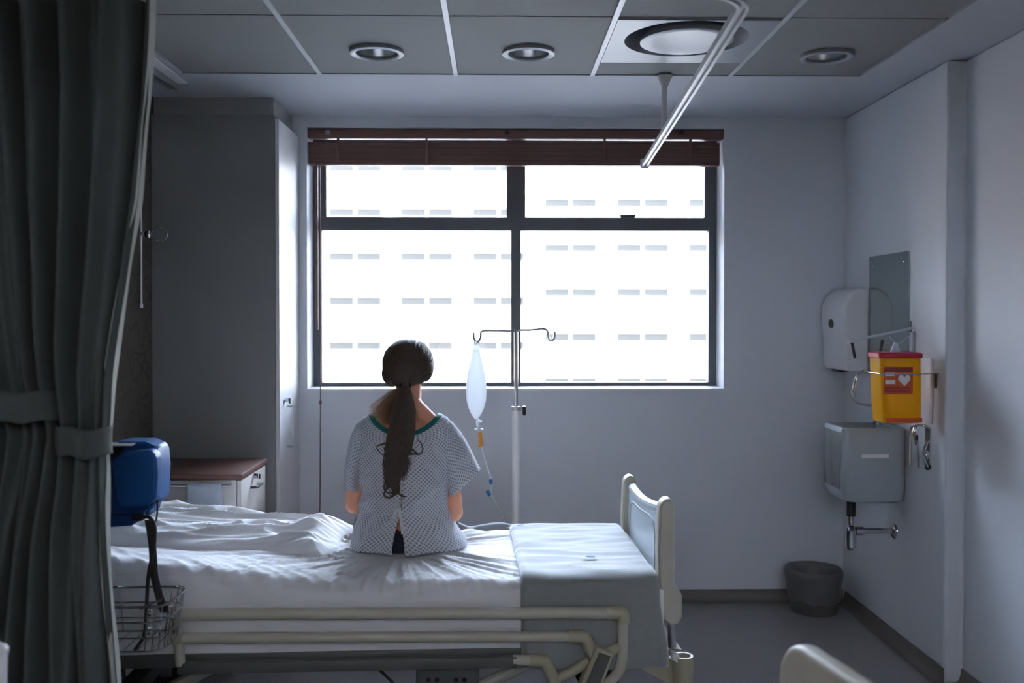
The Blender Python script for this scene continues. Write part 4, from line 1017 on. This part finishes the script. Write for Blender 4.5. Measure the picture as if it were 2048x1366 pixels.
# waste bin
wc = P(1646, 1238, z=0); wx = wc.x; wy = YB-.17
wbn = empty('waste_bin', (wx, wy, 0)); tag(wbn, 'round grey waste bin with liner in the corner', 'bin')
rt1, rb1 = 53*wy/F, 45*wy/F; hb_ = P(1646, 1138, Y=wy).z
MB().lathe([(.001, .004), (rb1*.97, 0), (rb1, .006), (rt1, hb_), (rt1-.004, hb_), (rb1-.004, .01), (.001, .01)], (wx, wy, 0), 36).build('tub', m_bin, wbn)
def lin(a, b):
    th = 2*PI*a; n_ = nz(math.cos(th)*3, math.sin(th)*3, b*4)
    prof_ = [(rt1-.03, hb_-.08), (rt1-.010, hb_-.01), (rt1+.002, hb_+.008), (rt1+.010, hb_-.005), (lerp(rt1, rb1, .35)+.010, hb_*.65), (lerp(rt1, rb1, .72)+.008, hb_*.30)]
    i = b*5; k = min(int(i), 4); r_, z_ = [lerp(prof_[k][j], prof_[k+1][j], i-k) for j in (0, 1)]
    r_ += .006*n_*(1 if b > .3 else .4); z_ += .02*nz(math.cos(th)*2, math.sin(th)*2, 5)*(b if b > .8 else .2)
    return (wx+r_*math.cos(th), wy+r_*math.sin(th), z_)
MB().grid(60, 20, lin, closed=True).build('bin_liner', m_bag, wbn, 180)

# ------------------------------------------------------------------ the patient, seen from behind
Y0 = 3.64; X0 = P(809, 900, Y=Y0).x; Z0 = MT-.004
WO = Vector((X0, Y0, Z0))
per = empty('person', WO); tag(per, 'person in printed hospital gown with brown ponytail sitting on bed facing window', 'person')
def W(px, py, y=0): return P(px, py, Y=Y0+y)-WO
def pp(mb, name, m, parent=None, sm=180): return mb.build(name, m, parent or per, sm, inv=False)
hx_ = W(815, 720, .04).x
bm_ = MB()
def cap(p0, p1, r0, r1, k=7):
    p0, p1 = Vector(p0), Vector(p1)
    for i in range(k+1):
        t = i/k; r = lerp(r0, r1, t); bm_.ell(p0.lerp(p1, t), (r, r, r), n=14)
ez = W(700, 1006).z
# trunk
bm_.ell((0, .0, .09), (.165, .12, .095), n=20); bm_.ell((-.075, -.045, .075), (.085, .085, .075)); bm_.ell((.075, -.045, .075), (.085, .085, .075))
cap((0, 0, .10), (0, .0, .24), .105, .10); bm_.ell((0, .0, .20), (.125, .09, .14), n=20); bm_.ell((0, .0, .34), (.140, .088, .17), n=20); bm_.ell((0, -.02, .43), (.13, .078, .08), n=20)
bm_.ell((-.06, .065, .33), (.055, .045, .055)); bm_.ell((.06, .065, .33), (.055, .045, .055))
cap((-.135, .005, .447), (.135, .005, .447), .046, .046, 10)
nb, nt_ = Vector((.012, .0, .48)), Vector((hx_+.006, .028, .62))
cap(nb, nt_, .056, .050)
for s_ in (-1, 1): cap((s_*.03+.01, -.005, .545), (s_*.112, .0, .472), .034, .034); 
# head
HC = Vector((hx_, .05, .695))
bm_.ell(HC, (.072, .09, .098), n=24); bm_.ell(HC+Vector((0, .045, -.055)), (.05, .045, .05)); bm_.ell(HC+Vector((0, .07, -.085)), (.022, .022, .02))
cap(HC+Vector((0, .085, .0)), HC+Vector((0, .108, -.035)), .007, .014, 4)
bm_.ell(HC+Vector((0, .088, -.063)), (.024, .010, .008)); bm_.ell(HC+Vector((0, .078, .022)), (.05, .014, .012))
for s_ in (-1, 1): bm_.ell(HC+Vector((s_*.075, .005, -.02)), (.009, .018, .03)); bm_.ell(HC+Vector((s_*.042, .06, -.022)), (.022, .02, .02))
# arms, hands
for s_, ex, elz in ((-1, W(709, 1000).x, W(709, 1000).z-.012), (1, W(908, 1010).x, W(908, 1016).z-.012)):
    E = Vector((ex, -.012, elz)); S = Vector((s_*.146, .005, .440)); Wr = Vector((s_*.075, .20, .178))
    cap(S, S.lerp(E, .5), .048, .043); cap(S.lerp(E, .5), E, .043, .037); bm_.ell(E+Vector((0, -.012, -.006)), (.028, .026, .03))
    cap(E, E.lerp(Wr, .35), .037, .037, 5); cap(E.lerp(Wr, .35), Wr, .037, .025)
    d = (Vector((s_*.03, .29, .168))-Wr).normalized(); Hm = Wr+d*.05
    bm_.ell(Hm, (.036, .05, .016), n=16); bm_.ell(Wr+d*.02, (.028, .03, .018))
    for k, (ox, ln_) in enumerate(((-.027, .058), (-.009, .068), (.009, .064), (.026, .05))):
        f0 = Hm+Vector((ox, .038, .002)); f1 = f0+Vector((ox*.25-s_*.004, ln_*.5, .002)); f2 = f1+Vector((-s_*.002, ln_*.42, -.018))
        cap(f0, f1, .0088, .0082, 4); cap(f1, f2, .0082, .007, 4)
    th0 = Wr+d*.025+Vector((-s_*.028, .0, 0)); th1 = th0+Vector((-s_*.024, .028, .0)); th2 = th1+Vector((-s_*.006, .03, -.006))
    cap(th0, th1, .012, .0095, 4); cap(th1, th2, .0095, .008, 4)
    # legs over the far edge of the bed
    H_ = Vector((s_*.085, .03, .085)); K = Vector((s_*.105, .40, .082)); A = Vector((s_*.10, .44, -.30)); 
    cap(H_, K, .082, .058, 8); cap(K, K.lerp(A, .3), .056, .056, 5); cap(K.lerp(A, .3), A, .054, .036, 8)
    cap(A+Vector((0, -.02, -.05)), A+Vector((0, .07, -.07)), .034, .03, 5); cap(A+Vector((0, .07, -.07)), A+Vector((s_*.01, .15, -.085)), .034, .02, 5); cap(A, A+Vector((0, -.02, -.05)), .036, .034, 3)
body = link('body', remesh(bm_, .0055, 5, 'body'), m_skin, per)
for s_ in (-1, 1): pp(MB().ell(HC+Vector((s_*.03, .079, .0)), (.013, .011, .012)), 'eye', m_eye, body); 
pp(MB().ell(HC+Vector((0, .096, -.063)), (.022, .006, .006)), 'lips', m_lip, body)

# gown ------------------------------------------------------------
def hw(pl, pr): return ((pr-pl)/2*Y0/F, ((pl+pr)/2-809)*Y0/F)
rows = []      # half width, centre x, back depth, front depth, z side, z back, z front
for py, pl, pr, bb in ((1112, 722, 903, .125), (1104, 711, 915, .150), (1092, 706, 921, .165), (1075, 707, 917, .160), (1058, 713, 908, .152), (1040, 720, 897, .140), (1020, 726, 893, .132), (990, 725, 896, .126), (950, 723, 898, .120), (915, 721, 900, .115)):
    h_, c_x = hw(pl, pr); z = W(800, py, -.05).z if py < 1100 else W(800, py, -.12).z
    z = max(z, .002); rows.append((h_, c_x, bb, bb*.95, z, z, z))
def zz(py, y=0): return W(800, py, y).z
rows += [(.178, .003, .114, .105, zz(882), zz(896, -.1), zz(896)), (.175, .004, .112, .10, zz(860), zz(886, -.1), zz(890)), (.163, .005, .109, .10, zz(844), zz(879, -.1), zz(884)), (.145, .0055, .105, .095, zz(833), zz(873, -.1), zz(876)), (.124, .006, .099, .085, zz(828), zz(867, -.095), zz(868))]
NR = len(rows)-1
def ring(t):
    i = t*NR; k = min(int(i), NR-1); f = i-k; return [lerp(a_, b_, f) for a_, b_ in zip(rows[k], rows[k+1])]
def slit(z):   # half openings left / right of the back edge, metres
    k = sstep(.18, .02, z); return (.026*k+.0015, .006*k)
def gpt(a, b):
    h_, cx_, bb, bf, zs, zbk, zf = ring(b)
    l, r_ = slit(zbk); d0, d1 = r_/h_, l/h_
    th = -PI/2+d0+(2*PI-d0-d1)*a; c, s_ = math.cos(th), math.sin(th)
    ex = .88; x = h_*math.copysign(abs(c)**ex, c); y = (bb if s_ < 0 else bf)*math.copysign(abs(s_)**ex, s_)
    z = zs*c*c+(zbk if s_ < 0 else zf)*s_*s_
    # folds
    bk = max(0, -s_)
    f = .009*(1-abs(nz(x*9+z*4, z*5, 3)*1.7))+.005*nz(x*22, z*9, 8)
    f += .017*max(0, 1-abs(nz(x*6-z*8, z*3+2, 21)*2.2))*sstep(.42, .2, z)
    f += .013*math.sin(abs(x)*40+z*16)*sstep(.17, .03, z)*bk
    f += .010*math.exp(-((z-.155)/.03)**2)*(1-bk)*0
    am = sstep(1, .9, b)*sstep(0, .04, b)
    n_ = Vector((c/h_, s_/bb, 0)).normalized()
    sag = .010*math.sin(PI*min(1, b*2.2))*bk
    return (cx_+x+n_.x*f*am, y+n_.y*(f*am)+0*sag, z)
def guv(a, b):
    h_, cx_, bb, bf, zs, zbk, zf = ring(b); return ((a-.5)*1.04*lerp(1, .8, b*b), lerp(zbk, zs, .4) if b > .6 else zs)
gm = MB().grid(220, 130, gpt, guv)
SLV = {1: [((884, 833), (862, 868), .05), ((904, 845), (872, 890), .062), ((919, 864), (880, 915), .070), ((934, 889), (887, 942), .076), ((947, 914), (893, 968), .082), ((958, 940), (898, 992), .086)],
       -1: [((730, 833), (752, 868), .05), ((712, 848), (742, 892), .062), ((702, 872), (735, 918), .068), ((695, 902), (729, 945), .073), ((689, 934), (725, 966), .077), ((689, 965), (723, 982), .080)]}
for s_, tab in SLV.items():
    tab = [(W(*o_), W(*i_), d_) for o_, i_, d_ in tab]
    def spt(a, b):
        i = b*(len(tab)-1); k = min(int(i), len(tab)-2); f = i-k
        O = tab[k][0].lerp(tab[k+1][0], f); I = tab[k][1].lerp(tab[k+1][1], f); d_ = lerp(tab[k][2], tab[k+1][2], f)
        C_ = (O+I)/2; R_ = (O-I)/2; th = 2*PI*a
        p = C_+R_*math.copysign(abs(math.cos(th))**.9, math.cos(th))+Vector((0, d_*math.copysign(abs(math.sin(th))**.9, math.sin(th)), 0))
        f_ = b*(.007*math.sin(th*3+1+s_)+.005*nz(math.cos(th)*3, math.sin(th)*3, b*3+s_)); return p+(p-C_).normalized()*f_
    gm.grid(56, 34, spt, lambda a, b: (3+s_+a*.5, b*.27), closed=True)
def lap(a, b):      # skirt of the gown over the thighs
    th = lerp(-.35, PI+.35, a); y = lerp(.05, .44, b); w_ = lerp(.205, .19, b)
    return (w_*math.cos(th), y+.01*math.sin(a*9), lerp(.075, .065, b)+lerp(.105, .085, b)*math.sin(th)*(1-.12*math.exp(-(math.cos(th)/.3)**2))+.004*math.sin(th*9+b*4))
gm.grid(60, 30, lap, lambda a, b: (7+a*.55, b*.39))
gown = pp(gm, 'hospital_gown', m_gown); solid(gown, .0018, 0)
# green neck binding
def npt(a, b):
    p = Vector(gpt(a, 1)); q_ = Vector(gpt(a, .965)); d = (q_-p); d = d.normalized() if d.length > 0 else Vector((0, 0, -1))
    n_ = Vector((p.x-.006, p.y, 0)).normalized(); up = Vector((0, 0, 1)); o_ = (n_*.6+up*.8).normalized()*.0035
    return p+d*(b*.019-.003)+o_
solid(pp(MB().grid(90, 3, npt), 'neck_binding', m_green, gown), .002, 0)
# ties
def backy(px, py):
    best = None; q_ = W(px, py, -.12)
    for a in (.0, .02, .05, .08, .92, .95, .98, 1.0):
        for k in range(60):
            p = Vector(gpt(a, k/60)); e_ = (p.x-q_.x)**2+(p.z-q_.z)**2
            if best is None or e_ < best[0]: best = (e_, p.y)
    return best[1]
def ribbon(pts_, w_, name, lift=.010):
    path = smooth_path([W(x, y, -.13) for x, y in pts_], 6)
    by = [backy(*pts_[min(len(pts_)-1, round(i/6))]) for i in range(len(path))]
    def f(a, b):
        i = min(len(path)-1, round(b*(len(path)-1))); p = path[i]; t = path[min(i+1, len(path)-1)]-path[max(i-1, 0)]; s_ = Vector((-t.z, 0, t.x)).normalized()
        return (p.x+s_.x*(a-.5)*w_, by[i]-lift-.006*math.sin(b*PI), p.z+s_.z*(a-.5)*w_)
    return solid(pp(MB().grid(3, len(path)-1, f), name, m_ribbon, gown), .0012, 0)
ribbon([(798, 1014), (791, 1024), (787, 1034)], .012, 'tie_ribbon', .012)
ribbon([(799, 1014), (797, 1002), (790, 1010), (792, 1020)], .008, 'tie_ribbon', .014)
ribbon([(800, 1014), (803, 1030), (806, 1048), (808, 1063)], .012, 'tie_ribbon', .012)
pp(MB().ell(W(799, 1016, 0)+Vector((0, backy(799, 1016)-.012, 0)), (.007, .007, .007), n=10), 'tie_knot', m_ribbon, gown)
ribbon([(803, 905), (815, 909), (826, 922)], .014, 'tie_ribbon', .012); ribbon([(805, 905), (804, 940), (803, 985)], .005, 'tie_ribbon', .010)
# dark briefs seen through the open back
def und(a, b):
    th = 2*PI*a; z = lerp(.012, .118, b); k = lerp(1, .84, b)
    return (.168*k*math.cos(th)*1.03, (.132 if math.sin(th) < 0 else .13)*k*math.sin(th)*1.02, z)
pp(MB().grid(60, 12, und, closed=True), 'briefs', m_navy, per)

# hair ------------------------------------------------------------
RT = W(811, 770, -.075)                     # where the ponytail is tied
hm = MB()
hcx = W(815.5, 720, .02).x
hm.ell((hcx, .035, .708), (.0985, .105, .094), n=24)
zl_ = W(780, 742).z
hm.ell((hcx-.064, .03, zl_-.010), (.036, .06, .046)); hm.ell((hcx+.062, .03, zl_+.004), (.035, .06, .048))
hm.ell((hcx-.005, -.035, .672), (.062, .05, .055)); hm.ell(RT+Vector((0, .02, .016)), (.028, .03, .022)); hm.ell(RT, (.015, .018, .016))
hair = link('hair', remesh(hm, .005, 14, 'hair'), m_hair, per)
sm_ = MB()
Cc = Vector((hcx, .035, .700))
rnd = random.Random(3)
from mathutils.bvhtree import BVHTree
bvh = BVHTree.FromPolygons([v.co.copy() for v in hair.data.vertices], [list(p.vertices) for p in hair.data.polygons])
d1 = (RT-Cc).normalized()
for i in range(520):
    th = rnd.uniform(-PI*.5, PI*1.5); el = rnd.uniform(-.45, 1.45)
    d0 = Vector((math.cos(th)*math.cos(el), math.sin(th)*math.cos(el), math.sin(el)))
    if d0.y > .55 and d0.z < .5: continue
    pts_ = []
    for k in range(13):
        t = k/12; d = d0.slerp(d1, t) if d0.angle(d1) < 3.0 else d0
        h_ = bvh.ray_cast(Cc+d*.3, -d)
        if h_[0] is None: continue
        pts_.append(h_[0]+d*(.0012+.0012*math.sin(i*1.7+t*3)))
    if len(pts_) > 6: sm_.tube(pts_, [.0011*(.6+.4*math.sin(PI*min(1, .15+k/len(pts_)))) for k in range(len(pts_))], 4, caps=False)
pp(sm_, 'hair_strands', m_hair, hair, 180)
# flyaway hairs
fl = MB()
for i in range(70):
    th = rnd.uniform(0, PI); d = Vector((math.cos(th), rnd.uniform(-.4, .3), math.sin(th)*.95+.05)).normalized()
    h_ = bvh.ray_cast(Cc+d*.3, -d)
    if h_[0] is None: continue
    b_ = h_[0]; tg = d.cross(Vector((0, 1, 0))).normalized()*rnd.choice((-1, 1))
    fl.tube(smooth_path([b_-d*.002, b_+d*rnd.uniform(.002, .006)+tg*.012, b_+d*rnd.uniform(.001, .008)+tg*.03], 4), .00035, 3, caps=False)
for i in range(60):     # wisps at the nape
    s_ = rnd.choice((-1, -1, -1, 1)); b_ = RT+Vector((s_*.03, .05, rnd.uniform(-.012, .02))); l_ = rnd.uniform(.02, .05)
    fl.tube(smooth_path([b_, b_+Vector((s_*l_*.5, rnd.uniform(-.02, .02), rnd.uniform(-.012, .012))), b_+Vector((s_*l_, rnd.uniform(-.02, .02), rnd.uniform(-.03, .01)))], 4), .00035, 3, caps=False)
pp(fl, 'flyaway_hair', m_hair2, hair, 180)
pp(MB().tube([RT+Vector((math.cos(t)*.019, math.sin(t)*.012-.004, math.sin(t)*.012)) for t in [2*PI*k/24 for k in range(24)]], .005, 8, True), 'hair_tie', m_black, hair)
# ponytail
axis = [(811, 772, 8), (808, 790, 17), (806, 820, 24), (804, 850, 26), (800, 880, 27), (796, 905, 25), (792, 930, 25), (789, 955, 21), (789, 973, 15), (791, 990, 6)]
ax = []
for x, y, h_ in axis:
    py_ = -.13 if y > 830 else lerp(RT.y-.012, -.135, sstep(772, 840, y)); q_ = W(x, y, py_); ax.append((q_, h_*Y0/F))
def axp(t):
    i = t*(len(ax)-1); k = min(int(i), len(ax)-2); f = i-k; return ax[k][0].lerp(ax[k+1][0], f), lerp(ax[k][1], ax[k+1][1], f)
pc = MB()
def pcp(a, b):
    c, h_ = axp(b*.985); th = 2*PI*a; w_ = 1+.08*math.sin(th*5+b*9); return (c.x+h_*.82*w_*math.cos(th)+.004*math.sin(b*14), c.y+min(h_, .03)*.55*math.sin(th), c.z)
pc.grid(28, 60, pcp, closed=True); pt_ = pp(pc, 'ponytail', m_hair, hair)
ps = MB()
for i in range(420):
    th = rnd.uniform(0, 2*PI); rr_ = math.sqrt(rnd.uniform(.3, 1.0)); e_ = rnd.uniform(.62, 1.02); wv = rnd.uniform(0, 6); fr_ = rnd.uniform(9, 15); am = rnd.uniform(.002, .010); tw_ = rnd.uniform(-.6, .6)
    pts_ = []
    for k in range(19):
        t = k/18*e_; c, h_ = axp(min(1, t)); a_ = th+tw_*t
        w_ = am*math.sin(t*fr_+wv)*sstep(.25, .9, t)*1.6
        pts_.append(Vector((c.x+h_*rr_*math.cos(a_)*1.0+w_, c.y+min(h_, .034)*rr_*.72*math.sin(a_)+w_*.3, c.z-.004*math.sin(wv)*t)))
    ps.tube(pts_, [.0013*(1-.6*(k/18)**3) for k in range(19)], 4, caps=False)
pp(ps, 'ponytail_strands', m_hair, pt_)
pg = MB()          # loose strands in the backlit colour, fanning over the left shoulder and beside the neck
for i in range(260):
    t_ = rnd.random(); s0 = RT+Vector((rnd.uniform(-.012, .004), -.006, rnd.uniform(-.02, .0)))
    ex, ey = lerp(745, 792, t_)+rnd.uniform(-6, 6), lerp(822, 850, t_)+rnd.uniform(-14, 10)
    e_ = W(ex, ey, rnd.uniform(-.10, -.03)); m1 = s0.lerp(e_, .45)+Vector((-.008, -.015, .006))
    pg.tube(smooth_path([s0, m1, e_, e_+Vector((rnd.uniform(-.012, .012), 0, rnd.uniform(-.012, .008)))], 5), .0007, 3, caps=False)
for i in range(55):
    s0 = RT+Vector((rnd.uniform(0, .012), -.004, rnd.uniform(-.02, 0))); e_ = W(rnd.uniform(826, 838), rnd.uniform(800, 850), rnd.uniform(-.11, -.05))
    pg.tube(smooth_path([s0, s0.lerp(e_, .5)+Vector((.006, -.012, .004)), e_], 6), .0007, 3, caps=False)
pp(pg, 'loose_hair', m_hair2, hair)
cl = MB()
for pts_ in ([(800, 878), (782, 884), (764, 889), (754, 893), (757, 902), (766, 910), (772, 906)], [(798, 886), (780, 892), (768, 898), (776, 905)], [(812, 880), (816, 890), (826, 900), (838, 909), (845, 902), (843, 888), (836, 880)], [(838, 909), (826, 908), (817, 910)], [(778, 950), (768, 972), (772, 984), (784, 986), (788, 978)], [(776, 972), (768, 990), (780, 995), (793, 989)], [(796, 985), (804, 992), (812, 993)], [(790, 985), (778, 996), (768, 992)]):
    for k in range(9):
        j = [Vector((rnd.uniform(-.0025, .0025), rnd.uniform(-.003, .003), rnd.uniform(-.0025, .0025))) for _ in range(2)]
        path = smooth_path([W(x, y, -.148)+j[0].lerp(j[1], q_/len(pts_)) for q_, (x, y) in enumerate(pts_)], 6)
        cl.tube(path, [.0014*(1-.7*(q_/len(path))**2) for q_ in range(len(path))], 4, caps=False)
pp(cl, 'hair_curls', m_hair, pt_)
